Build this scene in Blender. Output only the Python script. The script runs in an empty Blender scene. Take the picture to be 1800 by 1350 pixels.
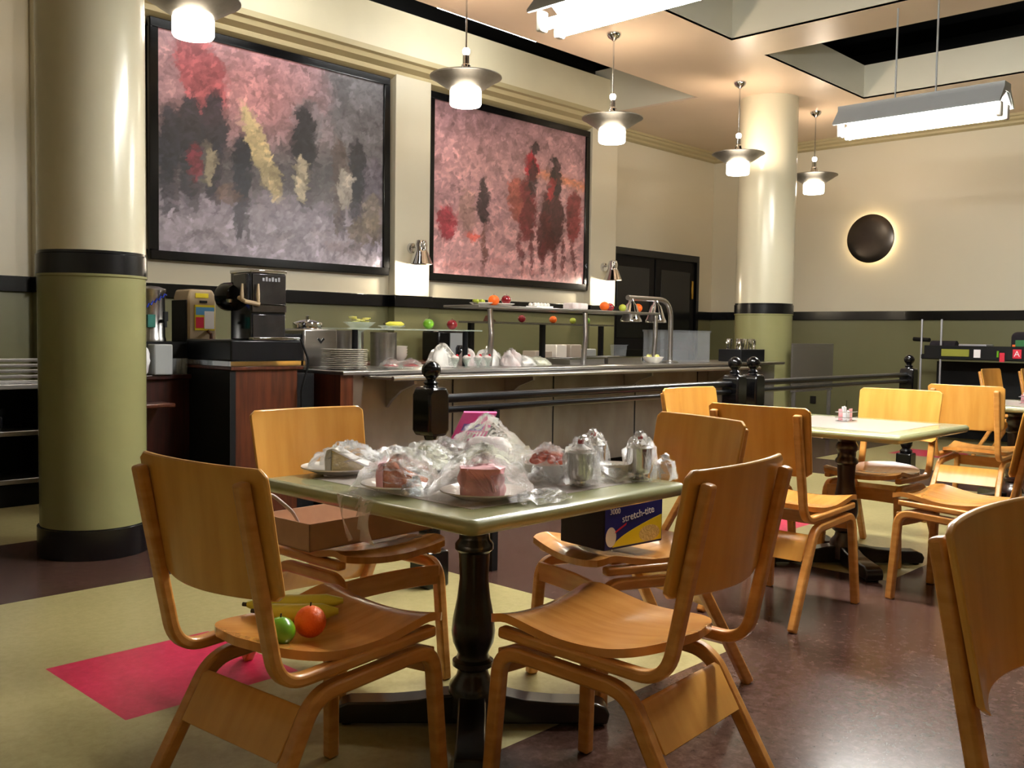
import bpy, math, random
import numpy as np
from math import pi, sin, cos, radians
from mathutils import Matrix, Vector
S = bpy.context.scene
COL = S.collection
# ---------------------------------------------------------------- camera
yaw, pitch, roll, HC = radians(43.5157), radians(-2.9327), radians(.8319), 1.17
fw = Vector((cos(pitch)*cos(yaw), cos(pitch)*sin(yaw), sin(pitch)))
rt = fw.cross(Vector((0, 0, 1))).normalized(); up = rt.cross(fw)
r2 = cos(roll)*rt + sin(roll)*up; u2 = -sin(roll)*rt + cos(roll)*up
cd = bpy.data.cameras.new('camera'); cam = bpy.data.objects.new('camera', cd); COL.objects.link(cam)
cam.matrix_world = Matrix(((r2.x, u2.x, -fw.x, 0), (r2.y, u2.y, -fw.y, 0), (r2.z, u2.z, -fw.z, HC), (0, 0, 0, 1)))
cd.sensor_width = 36; cd.lens = 1686.85/1800*36; cd.clip_start = .05
S.camera = cam
# ---------------------------------------------------------------- world and exposure
w = bpy.data.worlds.new('world'); S.world = w; w.use_nodes = True
w.node_tree.nodes['Background'].inputs[0].default_value = (.9, .85, 1, 1)
w.node_tree.nodes['Background'].inputs[1].default_value = .012
S.view_settings.view_transform = 'Standard'; S.view_settings.look = 'None'
S.view_settings.gamma = 1; S.view_settings.use_curve_mapping = False
S.view_settings.exposure = 1.55
TUBE = 56.0        # fluorescent tube emission
PEND = 8.0        # pendant up light, watts
DRUM = 5.0
FLUO = (1, .985, .93); WARM = (1, .80, .60)

def lin(h):
    h = h.lstrip('#'); c = [int(h[i:i+2], 16)/255 for i in (0, 2, 4)]
    return tuple(x/12.92 if x <= .04045 else ((x+.055)/1.055)**2.4 for x in c)
# ---------------------------------------------------------------- materials
MT = {}
def nodes(name):
    m = bpy.data.materials.new(name); m.use_nodes = True
    nt = m.node_tree; b = nt.nodes['Principled BSDF']; MT[name] = m
    return m, nt, b
def pm(name, col, rough=.5, metal=0, coat=0, var=0, scale=20, bump=0, trans=0, stretch=None, col2=None, emis=None, alpha=1, spec=.5, detail=4):
    m, nt, b = nodes(name)
    c = lin(col); b.inputs['Base Color'].default_value = (*c, 1)
    b.inputs['Roughness'].default_value = rough; b.inputs['Metallic'].default_value = metal
    b.inputs['Coat Weight'].default_value = coat; b.inputs['Coat Roughness'].default_value = .08
    b.inputs['Transmission Weight'].default_value = trans; b.inputs['Specular IOR Level'].default_value = spec
    b.inputs['Alpha'].default_value = alpha
    if emis:
        b.inputs['Emission Color'].default_value = (*emis[0], 1); b.inputs['Emission Strength'].default_value = emis[1]
    L = nt.links
    tc = nt.nodes.new('ShaderNodeTexCoord'); mp = nt.nodes.new('ShaderNodeMapping')
    L.new(tc.outputs['Object'], mp.inputs[0]); mp.inputs['Scale'].default_value = stretch or (1, 1, 1)
    n = nt.nodes.new('ShaderNodeTexNoise'); L.new(mp.outputs[0], n.inputs[0])
    n.inputs['Scale'].default_value = scale; n.inputs['Detail'].default_value = detail
    if var or col2:
        r = nt.nodes.new('ShaderNodeValToRGB'); L.new(n.outputs[0], r.inputs[0])
        d = lin(col2) if col2 else tuple(x*(1-var) for x in c)
        r.color_ramp.elements[0].color = (*d, 1); r.color_ramp.elements[1].color = (*c, 1)
        r.color_ramp.elements[0].position = .35; r.color_ramp.elements[1].position = .65
        L.new(r.outputs[0], b.inputs['Base Color'])
    if bump:
        bn = nt.nodes.new('ShaderNodeBump'); bn.inputs['Strength'].default_value = bump; bn.inputs['Distance'].default_value = .01
        L.new(n.outputs[0], bn.inputs['Height']); L.new(bn.outputs[0], b.inputs['Normal'])
    return m
def zoned(name, zones, rough=.32, band=None):
    """paint zones by height above the floor: [(z_top, colour), ...]"""
    m, nt, b = nodes(name); L = nt.links
    g = nt.nodes.new('ShaderNodeNewGeometry'); s = nt.nodes.new('ShaderNodeSeparateXYZ'); L.new(g.outputs['Position'], s.inputs[0])
    mr = nt.nodes.new('ShaderNodeMath'); mr.operation = 'DIVIDE'; mr.inputs[1].default_value = 5; L.new(s.outputs['Z'], mr.inputs[0])
    r = nt.nodes.new('ShaderNodeValToRGB'); r.color_ramp.interpolation = 'CONSTANT'; L.new(mr.outputs[0], r.inputs[0])
    cr = r.color_ramp; z = 0
    for i, (zt, c) in enumerate(zones):
        e = cr.elements[0] if i == 0 else (cr.elements[1] if i == 1 else cr.elements.new(z/5))
        e.position = z/5; e.color = (*lin(c), 1); z = zt
    L.new(r.outputs[0], b.inputs['Base Color'])
    n = nt.nodes.new('ShaderNodeTexNoise'); n.inputs['Scale'].default_value = 9
    bn = nt.nodes.new('ShaderNodeBump'); bn.inputs['Strength'].default_value = .04; L.new(n.outputs[0], bn.inputs['Height']); L.new(bn.outputs[0], b.inputs['Normal'])
    b.inputs['Roughness'].default_value = rough
    return m
CREAM, GREEN, BLACK = '#d6cfb9', '#6c6b4a', '#0c0c10'
zoned('wall_paint_dark_top', [(1.49, GREEN), (3.9, CREAM), (5, '#060606')], .38)  # black zone above the cornice puts the void's darkness into the wall colour
zoned('column_paint', [(.15, BLACK), (1.432, '#87855c'), (1.547, BLACK), (5, '#cfc9b0')], .22)
pm('ceiling_paint', '#d8c3ab', .33, var=.04, scale=2)  # pinkish tint puts the pendants' warm light into the ceiling colour
pm('fascia_paint', '#ddd5b8', .45, var=.04, scale=3)
pm('coffer_paint', '#dad6c4', .4)
pm('cornice_shaded', '#b8ab84', .5)  # wall cream darkened, so the moulding's shade sits in the colour
pm('black_gloss', '#08080a', .2, coat=.12, spec=.35)
pm('black_matte', '#08080a', .6, spec=.25)
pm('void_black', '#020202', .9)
pm('wood', '#e2a852', .3, coat=.4, col2='#d4963f', scale=2.0, stretch=(9, 2, 1.2), detail=6)
pm('wood_edge', '#d69950', .35, coat=.3, col2='#c5853b', scale=3, stretch=(3, 3, 14))
pm('wood_seat', '#dc9b50', .22, coat=.5, col2='#cb883f', scale=2.2, stretch=(14, 2.2, 2.2), detail=6)
pm('dark_wood', '#3a120c', .35, coat=.3, col2='#250a07', scale=3, stretch=(12, 12, 1))
pm('brown_wood', '#5b2c18', .35, coat=.3, col2='#3f1c10', scale=3, stretch=(12, 12, 1))
pm('table_black', '#100c0b', .28, coat=.5)
pm('table_post', '#2a0f0a', .3, coat=.5)
pm('sage', '#95976d', .25, coat=.4, var=.06, scale=5)
pm('laminate', '#b9b0a8', .28, coat=.3, var=.04, scale=4)
pm('steel', '#b9b6b4', .3, 1, var=.12, scale=3, stretch=(1, 1, 8))
pm('steel_panel', '#a79f9b', .33, .85, col2='#8b807c', scale=1.6, stretch=(2, 1, 1))
pm('chrome', '#d8d8da', .08, 1)
pm('dish_metal', '#a29b90', .4, .9, var=.1, scale=30)
pm('bronze', '#57504a', .3, .9, var=.12, scale=4)
pm('ceramic', '#ece6dc', .2, coat=.5)
pm('ceramic_rim', '#b0a496', .3)
pm('white_plastic', '#e8e6e2', .35)
pm('grey_metal', '#a8acae', .45, .2)
pm('napkin', '#f2f2f4', .8)
pm('brass', '#b08a3a', .3, 1)
pm('cardboard', '#c79e80', .7, var=.06, scale=30)
pm('orange_peel', '#f0660e', .42, bump=.25, scale=160)
pm('apple_green', '#6fae1e', .28, coat=.4, var=.2, scale=8)
pm('apple_red', '#8e0f1c', .2, coat=.5, var=.3, scale=8)
pm('banana', '#e6d54c', .4, col2='#c3c43c', scale=6)
pm('banana_tip', '#2c2412', .7)
pm('pear', '#a9b43a', .4)
pm('lemon', '#e2d94a', .4, col2='#f0ecae', scale=30)
pm('cream', '#f4f0ea', .5, bump=.3, scale=40)
pm('icing_pink', '#e9a6ac', .45, bump=.2, scale=60, var=.1)
pm('sponge_orange', '#b8612c', .8, bump=.5, scale=120, var=.25)
pm('sponge_yellow', '#d9c07a', .8, bump=.5, scale=120, var=.15)
pm('icing_grey', '#bdb9a6', .45, bump=.2, scale=50)
pm('slaw', '#f6f4e4', .5, col2='#e0e0c0', scale=40, bump=.8)
pm('carrot', '#d9531e', .4, col2='#b8431b', scale=30)
pm('cherry', '#b8081e', .15, coat=.6)
pm('red_food', '#b0142c', .3, coat=.4, var=.3, scale=30)
pm('meringue', '#e6e0de', .5, col2='#d8c4c0', scale=14, bump=.5)
pm('pink_carton', '#e6218c', .35, col2='#ef5fae', scale=9)
pm('purple_ink', '#7a55b0', .4)
pm('white_ink', '#f2eef2', .45)
pm('navy', '#1b1f78', .4)
pm('navy_dark', '#10143c', .5)
pm('yellow_ink', '#e6d018', .45)
pm('red_ink', '#d8203c', .45)
pm('beige_plastic', '#b59f80', .45, var=.05, scale=6)
pm('sky_ink', '#5b9fd6', .4)
pm('blue_ink', '#2440b8', .4)
pm('teal', '#1e6b60', .4)
pm('dark_glass', '#22232a', .08, .3, coat=.6, var=.3, scale=6)
pm('grey_mirror', '#6c6a70', .16, .9, var=.35, scale=7)
pm('smoke_panel', '#6a6562', .3, alpha=.55)
pm('acrylic', '#b8bcc0', .08, alpha=.16, coat=.5)
pm('glass', '#d8e6da', .05, alpha=.3, coat=.6)
pm('dark_trim', '#14161b', .3, .4)
pm('outlet', '#15120e', .5)
pm('cord', '#c9b6ae', .5)
pm('green_ink', '#1e6b34', .5)
pm('fabric_dark', '#1c1620', .9, var=.3, scale=20)
pm('silver_tape', '#a8a8b0', .35, .6)
pm('olive_tape', '#8a8c2a', .5)
for nm, c, s in (('tube_glow', FLUO, TUBE), ('slot_glow', FLUO, 20), ('drum_glow', (1, .9, .74), DRUM), ('collar_glow', (1, .86, .8), 6), ('ring_glow', (1, .74, .42), 11), ('bulb_glow', (1, .88, .7), 25)):
    pm(nm, '#ffffff', .5, emis=(c, s))
pm('reflector', '#e9e9e2', .5)
# crinkled clear film
m, nt, b = nodes('cling_film'); L = nt.links
tr = nt.nodes.new('ShaderNodeBsdfTransparent'); gl = nt.nodes.new('ShaderNodeBsdfGlossy'); gl.inputs['Color'].default_value = (1, 1, 1, 1); mx = nt.nodes.new('ShaderNodeMixShader')
fr = nt.nodes.new('ShaderNodeFresnel'); fr.inputs[0].default_value = 1.5; ad = nt.nodes.new('ShaderNodeMath'); ad.operation = 'ADD'; ad.operation = 'MULTIPLY_ADD'; ad.inputs[1].default_value = .7; ad.inputs[2].default_value = .11
L.new(fr.outputs[0], ad.inputs[0]); L.new(ad.outputs[0], mx.inputs[0]); gl.inputs['Roughness'].default_value = .07; df = nt.nodes.new('ShaderNodeBsdfTranslucent'); df2 = nt.nodes.new('ShaderNodeBsdfDiffuse'); m1 = nt.nodes.new('ShaderNodeMixShader'); m0 = nt.nodes.new('ShaderNodeMixShader'); m0.inputs[0].default_value = .03
nz = nt.nodes.new('ShaderNodeTexNoise'); nz.inputs['Scale'].default_value = 110; nz.inputs['Detail'].default_value = 3; bn = nt.nodes.new('ShaderNodeBump'); bn.inputs['Strength'].default_value = 1.0; bn.inputs['Distance'].default_value = .012
L.new(nz.outputs[0], bn.inputs['Height']); L.new(bn.outputs[0], gl.inputs['Normal'])
L.new(df.outputs[0], m1.inputs[1]); L.new(df2.outputs[0], m1.inputs[2]); L.new(tr.outputs[0], m0.inputs[1]); L.new(m1.outputs[0], m0.inputs[2]); L.new(m0.outputs[0], mx.inputs[1]); L.new(gl.outputs[0], mx.inputs[2]); L.new(mx.outputs[0], nt.nodes['Material Output'].inputs[0])
# floor tile colours: marbled vinyl
def marble(name, a, b2, c, rough=.3, spec=.4):
    m, nt, b = nodes(name); L = nt.links
    g = nt.nodes.new('ShaderNodeTexCoord')
    n1 = nt.nodes.new('ShaderNodeTexNoise'); n1.inputs['Scale'].default_value = 30; n1.inputs['Detail'].default_value = 8; n1.inputs['Roughness'].default_value = .75; n1.inputs['Distortion'].default_value = .4
    L.new(g.outputs['Object'], n1.inputs[0])
    r = nt.nodes.new('ShaderNodeValToRGB'); L.new(n1.outputs[0], r.inputs[0]); e = r.color_ramp.elements
    e[0].position = .35; e[0].color = (*lin(a), 1); e[1].position = .7; e[1].color = (*lin(c), 1); k = e.new(.52); k.color = (*lin(b2), 1)
    L.new(r.outputs[0], b.inputs['Base Color']); b.inputs['Roughness'].default_value = rough; b.inputs['Specular IOR Level'].default_value = spec
    n2 = nt.nodes.new('ShaderNodeTexNoise'); n2.inputs['Scale'].default_value = 5; L.new(g.outputs['Object'], n2.inputs[0])
    bn = nt.nodes.new('ShaderNodeBump'); bn.inputs['Strength'].default_value = .025; L.new(n2.outputs[0], bn.inputs['Height']); L.new(bn.outputs[0], b.inputs['Normal'])
marble('tile_brown', '#37251f', '#48332c', '#5c463f', .2, .12)
marble('tile_beige', '#978c5d', '#a19668', '#a99f71', .3, .3)
marble('tile_red', '#b01c40', '#bd2449', '#c63a5c', .34)

# ---------------------------------------------------------------- mesh builder
def fillet(pts, rad, n=6):
    out = [pts[0]]
    for i in range(1, len(pts)-1):
        p, a, b = Vector(pts[i]), Vector(pts[i-1]), Vector(pts[i+1])
        r = rad[i-1] if isinstance(rad, (list, tuple)) else rad
        d1, d2 = (a-p).normalized(), (b-p).normalized()
        ang = d1.angle(d2); t = min(r/math.tan(ang/2), (a-p).length*.49, (b-p).length*.49)
        s, e = p+d1*t, p+d2*t
        for k in range(n+1):
            q = k/n; out.append(tuple((s*(1-q)**2 + p*2*q*(1-q) + e*q*q)))
    out.append(pts[-1]); return out
class MB:
    def __init__(s): s.v = []; s.f = []; s.m = []
    def add(s, v, f, mi=0):
        o = len(s.v); s.v += [tuple(x) for x in v]; s.f += [tuple(i+o for i in q) for q in f]; s.m += [mi]*len(f); return s
    def box(s, x0, x1, y0, y1, z0, z1, rot=0, mi=0):
        cx, cy = (x0+x1)/2, (y0+y1)/2; v = []
        for z in (z0, z1):
            for x, y in ((x0, y0), (x1, y0), (x1, y1), (x0, y1)):
                dx, dy = x-cx, y-cy; v.append((cx+dx*cos(rot)-dy*sin(rot), cy+dx*sin(rot)+dy*cos(rot), z))
        return s.add(v, [(3, 2, 1, 0), (4, 5, 6, 7), (0, 1, 5, 4), (1, 2, 6, 5), (2, 3, 7, 6), (3, 0, 4, 7)], mi)
    def lathe(s, prof, c=(0, 0, 0), n=24, axis='z', mi=0, sq=None):
        v = []; f = []
        for r, z in prof:
            for k in range(n):
                a = 2*pi*k/n; x, y = r*cos(a), r*sin(a)
                if axis == 'x': v.append((c[0]+z, c[1]+x, c[2]+y))
                elif axis == 'y': v.append((c[0]+x, c[1]+z, c[2]+y))
                else: v.append((c[0]+x, c[1]+y, c[2]+z))
        for i in range(len(prof)-1):
            for k in range(n):
                a, b = i*n+k, i*n+(k+1) % n; f.append((a, b, b+n, a+n))
        if prof[0][0] > 1e-4: f.append(tuple(range(n-1, -1, -1)))
        if prof[-1][0] > 1e-4: f.append(tuple(range((len(prof)-1)*n, len(prof)*n)))
        return s.add(v, f, mi)
    def tube(s, pts, r, n=10, mi=0):
        P = [Vector(p) for p in pts]; v = []; f = []; R = r if isinstance(r, (list, tuple)) else [r]*len(P)
        d = (P[1]-P[0]).normalized(); a = Vector((0, 0, 1)) if abs(d.z) < .9 else Vector((1, 0, 0)); u = d.cross(a).normalized()
        for i, p in enumerate(P):
            d = (P[min(i+1, len(P)-1)]-P[max(i-1, 0)]).normalized(); u = (u-d*u.dot(d)).normalized(); w_ = d.cross(u)
            for k in range(n):
                t = 2*pi*k/n; v.append(p+(u*cos(t)+w_*sin(t))*R[i])
        for i in range(len(P)-1):
            for k in range(n):
                a, b = i*n+k, i*n+(k+1) % n; f.append((a, b, b+n, a+n))
        f.append(tuple(range(n-1, -1, -1))); f.append(tuple(range((len(P)-1)*n, len(P)*n)))
        return s.add(v, f, mi)
    def strip(s, pts, x0, x1, t, dx=0, mi=0):
        """bent strip: centre line pts in (y,z), thickness t in that plane, between x0 and x1; dx shifts x with height"""
        n = len(pts); v = []; f = []
        for i, (y, z) in enumerate(pts):
            a = Vector(pts[max(i-1, 0)]); b = Vector(pts[min(i+1, n-1)]); d = (b-a).normalized(); nn = Vector((-d.y, d.x))*t/2
            sh = dx(y, z) if callable(dx) else 0
            for x, q in ((x0, 1), (x1, 1), (x1, -1), (x0, -1)): v.append((x+sh, y+nn.x*q, z+nn.y*q))
        for i in range(n-1):
            for k in range(4):
                a, b = i*4+k, i*4+(k+1) % 4; f.append((a, b, b+4, a+4))
        f.append((3, 2, 1, 0)); f.append(tuple((n-1)*4+k for k in range(4)))
        return s.add(v, f, mi)
    def prism(s, poly, h0, h1, plane='xy', mi=0):
        n = len(poly); v = []
        for h in (h0, h1):
            for a, b in poly: v.append((a, b, h) if plane == 'xy' else ((a, h, b) if plane == 'xz' else (h, a, b)))
        f = [tuple(range(n-1, -1, -1)), tuple(range(n, 2*n))]+[(k, (k+1) % n, (k+1) % n+n, k+n) for k in range(n)]
        return s.add(v, f, mi)
    def sheet(s, fn, nu, nv, th=0, nrm=(0, 0, 1), mi=0):
        """grid surface fn(u,v), optionally thickened along -nrm"""
        N = Vector(nrm); P = [Vector(fn(i/nu, j/nv)) for j in range(nv+1) for i in range(nu+1)]; W = nu+1
        f = [(j*W+i, j*W+i+1, (j+1)*W+i+1, (j+1)*W+i) for j in range(nv) for i in range(nu)]
        if not th: return s.add(P, f, mi)
        o = len(P); Q = P+[p-N*th for p in P]; f2 = f+[tuple(o+k for k in reversed(q)) for q in f]
        ed = [(i, i+1) for i in range(nu)]+[(j*W+nu, (j+1)*W+nu) for j in range(nv)]+[(nv*W+i+1, nv*W+i) for i in range(nu)]+[((j+1)*W, j*W) for j in range(nv)]
        f2 += [(b, a, a+o, b+o) for a, b in ed]
        return s.add(Q, f2, mi)
    def blob(s, c, r, sc=(1, 1, 1), amp=0, seed=0, n=14, half=False, mi=0):
        rn = random.Random(seed); ph = [(rn.uniform(0, 6), rn.uniform(0, 6), rn.randint(2, 5), rn.randint(2, 5)) for _ in range(4)]
        v = []; f = []; mm = n//2
        for j in range(mm+1):
            th = (pi/2 if half else pi)*j/mm
            for k in range(n):
                a = 2*pi*k/n; q = 1+amp*sum(sin(p1+m1*a)*sin(p2+m2*th) for p1, p2, m1, m2 in ph)/2
                v.append((c[0]+r*sc[0]*q*sin(th)*cos(a), c[1]+r*sc[1]*q*sin(th)*sin(a), c[2]+r*sc[2]*q*cos(th)))
        for j in range(mm):
            for k in range(n):
                a, b = j*n+k, j*n+(k+1) % n; f.append((a, a+n, b+n, b))
        if half: f.append(tuple(mm*n+k for k in range(n)))
        return s.add(v, f, mi)
    def build(s, name, mat, parent=None, loc=(0, 0, 0), rz=0, bevel=0, smooth=40, seg=2):
        me = bpy.data.meshes.new(name); me.from_pydata(s.v, [], s.f)
        for k in (mat if isinstance(mat, (list, tuple)) else [mat]): me.materials.append(MT[k])
        me.polygons.foreach_set('material_index', s.m)
        import bmesh
        bm = bmesh.new(); bm.from_mesh(me); bmesh.ops.remove_doubles(bm, verts=bm.verts, dist=1e-6)
        bmesh.ops.recalc_face_normals(bm, faces=bm.faces); bm.to_mesh(me); bm.free()
        if smooth:
            me.shade_smooth(); me.set_sharp_from_angle(angle=radians(smooth))
        o = bpy.data.objects.new(name, me); COL.objects.link(o); o.location = loc; o.rotation_euler = (0, 0, rz)
        if parent: o.parent = parent
        if bevel:
            b = o.modifiers.new('bevel', 'BEVEL'); b.width = bevel; b.segments = seg; b.limit_method = 'ANGLE'; b.angle_limit = radians(40)
        return o
def tag(o, label, cat, group=None, kind=None):
    o['label'] = label; o['category'] = cat
    if group: o['group'] = group
    if kind: o['kind'] = kind
    return o
def thing(name, loc, label, cat, group=None, rz=0):
    o = bpy.data.objects.new(name, None); COL.objects.link(o); o.location = loc; o.rotation_euler = (0, 0, rz); o.empty_display_size = .05
    return tag(o, label, cat, group)
def struct(mb, name, mat, **k):
    o = mb.build(name, mat, **k); o['kind'] = 'structure'; return o
def dup(root, loc, rz=0, label=None, group=None):
    r = root.copy(); COL.objects.link(r); r.location = loc; r.rotation_euler = (0, 0, rz)
    if label: r['label'] = label
    if group: r['group'] = group
    for ch in list(root.children):
        c = ch.copy(); COL.objects.link(c); c.parent = r
        for g in list(ch.children):
            d = g.copy(); COL.objects.link(d); d.parent = c
    return r
def lettering(body, size, name, mat, parent, M4, ext=.0006):
    cu = bpy.data.curves.new(name, 'FONT'); cu.body = body; cu.size = size; cu.extrude = ext; cu.align_x = 'CENTER'; cu.align_y = 'CENTER'
    t = bpy.data.objects.new(name+'_c', cu); COL.objects.link(t); dg = bpy.context.evaluated_depsgraph_get(); dg.update()
    me = bpy.data.meshes.new_from_object(t.evaluated_get(dg)); bpy.data.objects.remove(t)
    me.materials.clear(); me.materials.append(MT[mat]); me.name = name
    o = bpy.data.objects.new(name, me); COL.objects.link(o)
    if parent: o.parent = parent
    o.matrix_local = M4; return o
def face_negY(x, y, z): return Matrix.Translation((x, y, z)) @ Matrix.Rotation(pi/2, 4, 'X')
def face_negX(x, y, z): return Matrix.Translation((x, y, z)) @ Matrix.Rotation(-pi/2, 4, 'Z') @ Matrix.Rotation(pi/2, 4, 'X')
rnd = random.Random(5)

# ================================================================ setting
WY, AY, WX = 7.5, 7.72, 12.4
# floor: blocks of tile laid in colours
xs = [-3, 1.257, 1.867, 3.185, 4.62, 5.3, 5.91, 7.9, 8.9, 9.9, 10.5, 12.4]
ys = [-4, 1.84, 2.3, 2.77, 3.385, 3.6, 4.31, 5.5, 7.72]
fb = MB()
def tile(x, y):
    if 1.257 < x < 1.867 and 2.77 < y < 3.385: return 2
    if 5.3 < x < 5.91 and 2.77 < y < 3.385: return 2
    if 9.9 < x < 10.5 and 3.385 < y < 4.0: return 2
    if y > 5.5: return 1 if x < 5.3 else 0
    if y > 4.31: return 0
    if x < 3.185: return 1 if y > 1.84 else (1 if x < 1.5 else 0)
    if x < 4.62: return 0
    if x < 7.9: return 1 if y > 1.84 else 0
    if x < 8.9: return 0
    return 1
ys2 = sorted(set(ys+[4.0])); xs2 = sorted(set(xs+[1.5]))
for i in range(len(xs2)-1):
    for j in range(len(ys2)-1):
        x0, x1, y0, y1 = xs2[i], xs2[i+1], ys2[j], ys2[j+1]
        fb.add([(x0, y0, 0), (x1, y0, 0), (x1, y1, 0), (x0, y1, 0)], [(0, 1, 2, 3)], tile((x0+x1)/2, (y0+y1)/2))
struct(fb, 'floor', ['tile_brown', 'tile_beige', 'tile_red'], smooth=0)
struct(MB().box(-3, 9.65, WY, WY+.12, 0, 4.9), 'wall_left', 'wall_paint_dark_top')
struct(MB().box(9.65, 9.9, AY, AY+.12, 0, 4.9).box(12.0, 12.4, AY, AY+.12, 0, 4.9).box(9.9, 12.0, AY, AY+.12, 2.34, 4.9), 'wall_alcove', 'wall_paint_dark_top')
struct(MB().box(WX, WX+.12, -4, AY+.12, 0, 4.9), 'wall_right', 'wall_paint_dark_top')
struct(MB().box(-3.12, -3, -4, WY, 0, 4.9), 'wall_bounce_back', 'wall_paint_dark_top')  # unseen wall, added to bounce light into the room
struct(MB().box(-3, WX, -4.12, -4, 0, 4.9), 'wall_bounce_near', 'wall_paint_dark_top')  # second unseen wall added for bounce light
k = 0
for x0, x1 in ((2.72, 3.2), (6.09, 6.545), (9.15, 9.65)):
    k += 1; struct(MB().box(x0, x1, 7.4, 7.5, 0, 3.7), 'trim_%d' % k, 'wall_paint_dark_top', bevel=.006)
# chair rail bands
b_ = MB()
for x0, x1 in ((-3, 2.72), (3.2, 6.09), (6.545, 9.15)): b_.box(x0, x1, 7.47, 7.5, 1.432, 1.547)
for x0, x1 in ((2.7, 3.22), (6.07, 6.565), (9.13, 9.67)): b_.box(x0, x1, 7.37, 7.5, 1.432, 1.547)
struct(b_, 'trim_4', 'black_gloss', bevel=.004)
struct(MB().box(12.02, 12.4, 7.69, 7.72, 1.432, 1.547).box(9.67, 9.88, 7.69, 7.72, 1.432, 1.547), 'trim_5', 'black_gloss')
struct(MB().box(12.37, 12.4, -4, 7.69, 1.432, 1.547), 'trim_6', 'black_gloss', bevel=.004)
struct(MB().box(-3, 9.65, 7.47, 7.5, 0, .14), 'baseboard_left', 'black_gloss')
struct(MB().box(12.37, 12.4, -4, 7.69, 0, .14), 'baseboard_right', 'black_gloss')
# cornices
co = [(0, 0), (.23, 0), (.23, -.05), (.19, -.06), (.17, -.1), (.10, -.13), (.09, -.17), (.03, -.2), (0, -.2)]
struct(MB().prism([(WY-a, 3.86+b) for a, b in co], -3, 9.42, 'yz'), 'trim_7', 'cornice_shaded')
struct(MB().prism([(AY-a*.6, 3.85+b*.6) for a, b in co], 9.42, 12.4, 'yz'), 'trim_8', 'cornice_shaded')
struct(MB().prism([(WX-a*.6, 3.85+b*.6) for a, b in co], -4, AY, 'xz'), 'trim_9', 'cornice_shaded')
# ceiling with square openings and a long slot
cx = [-3, 1.6, 4.6, 5.2, 7.72, 8.31, 9.3, 10.53, 12.4]; cy = [-4, .9, 4.66, 6.02, 6.3, 7.3, 7.72]
cb = MB()
for i in range(len(cx)-1):
    for j in range(len(cy)-1):
        x0, x1, y0, y1 = cx[i], cx[i+1], cy[j], cy[j+1]; mx_, my = (x0+x1)/2, (y0+y1)/2
        if .9 < my < 4.66 and (1.6 < mx_ < 4.6 or 5.2 < mx_ < 7.72 or 8.31 < mx_ < 10.53): continue
        if my > 6.02 and mx_ < 9.3: continue
        cb.box(x0, x1, y0, y1, 3.85, 3.87)
struct(cb, 'ceiling', 'ceiling_paint', smooth=0)
struct(MB().box(-3, 9.3, 7.27, 7.5, 3.86, 4.26), 'trim_10', 'fascia_paint')
struct(MB().box(9.3, 9.34, 6.02, 7.72, 3.87, 4.4), 'trim_14', 'coffer_paint')
n_ = 10
for x0, x1 in ((1.6, 4.6), (5.2, 7.72), (8.31, 10.53)):
    n_ += 1; a, b = .9, 4.66
    struct(MB().box(x0-.02, x0, a, b, 3.852, 4.22).box(x1, x1+.02, a, b, 3.852, 4.22).box(x0-.02, x1+.02, b, b+.02, 3.852, 4.22).box(x0-.02, x1+.02, a-.02, a, 3.852, 4.22), 'trim_%d' % n_, 'coffer_paint')
struct(MB().box(-3, 12.4, -4, 7.5, 4.9, 4.95), 'ceiling_void', 'void_black')  # black sheet standing in for the unlit space above the openings
# double door
d = struct(MB().box(9.9, 12.0, 7.74, 7.78, 0, 2.34), 'door_1', 'black_gloss')
for i, x in enumerate((9.97, 10.97)):
    o = MB().box(x, x+.96, 7.715, 7.74, .03, 2.24).build('door_leaf', 'black_matte', d, bevel=.004)
    o2 = MB().box(x+.12, x+.84, 7.708, 7.716, 1.15, 2.1).box(x+.12, x+.84, 7.708, 7.716, .2, 1.0).build('door_panel', 'black_gloss', o, bevel=.01)
MB().box(9.9, 9.96, 7.68, 7.74, 0, 2.34).box(11.94, 12.0, 7.68, 7.74, 0, 2.34).box(9.96, 11.94, 7.68, 7.74, 2.25, 2.34).build('door_frame', 'black_gloss', d)
MB().box(11.84, 11.88, 7.69, 7.714, 1.72, 1.98).build('door_plate', 'brass', d, bevel=.005)
# columns
for nme, x, y, r in (('column', 2.135, 5.06, .262), ('column.001', 9.9, 5.47, .32)):
    struct(MB().lathe([(r+.012, 0), (r+.012, .15), (r, .152), (r, 1.43), (r+.008, 1.434), (r+.008, 1.545), (r, 1.549), (r, 3.85)], (x, y, 0), 64), 'column', 'column_paint', smooth=30)

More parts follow.
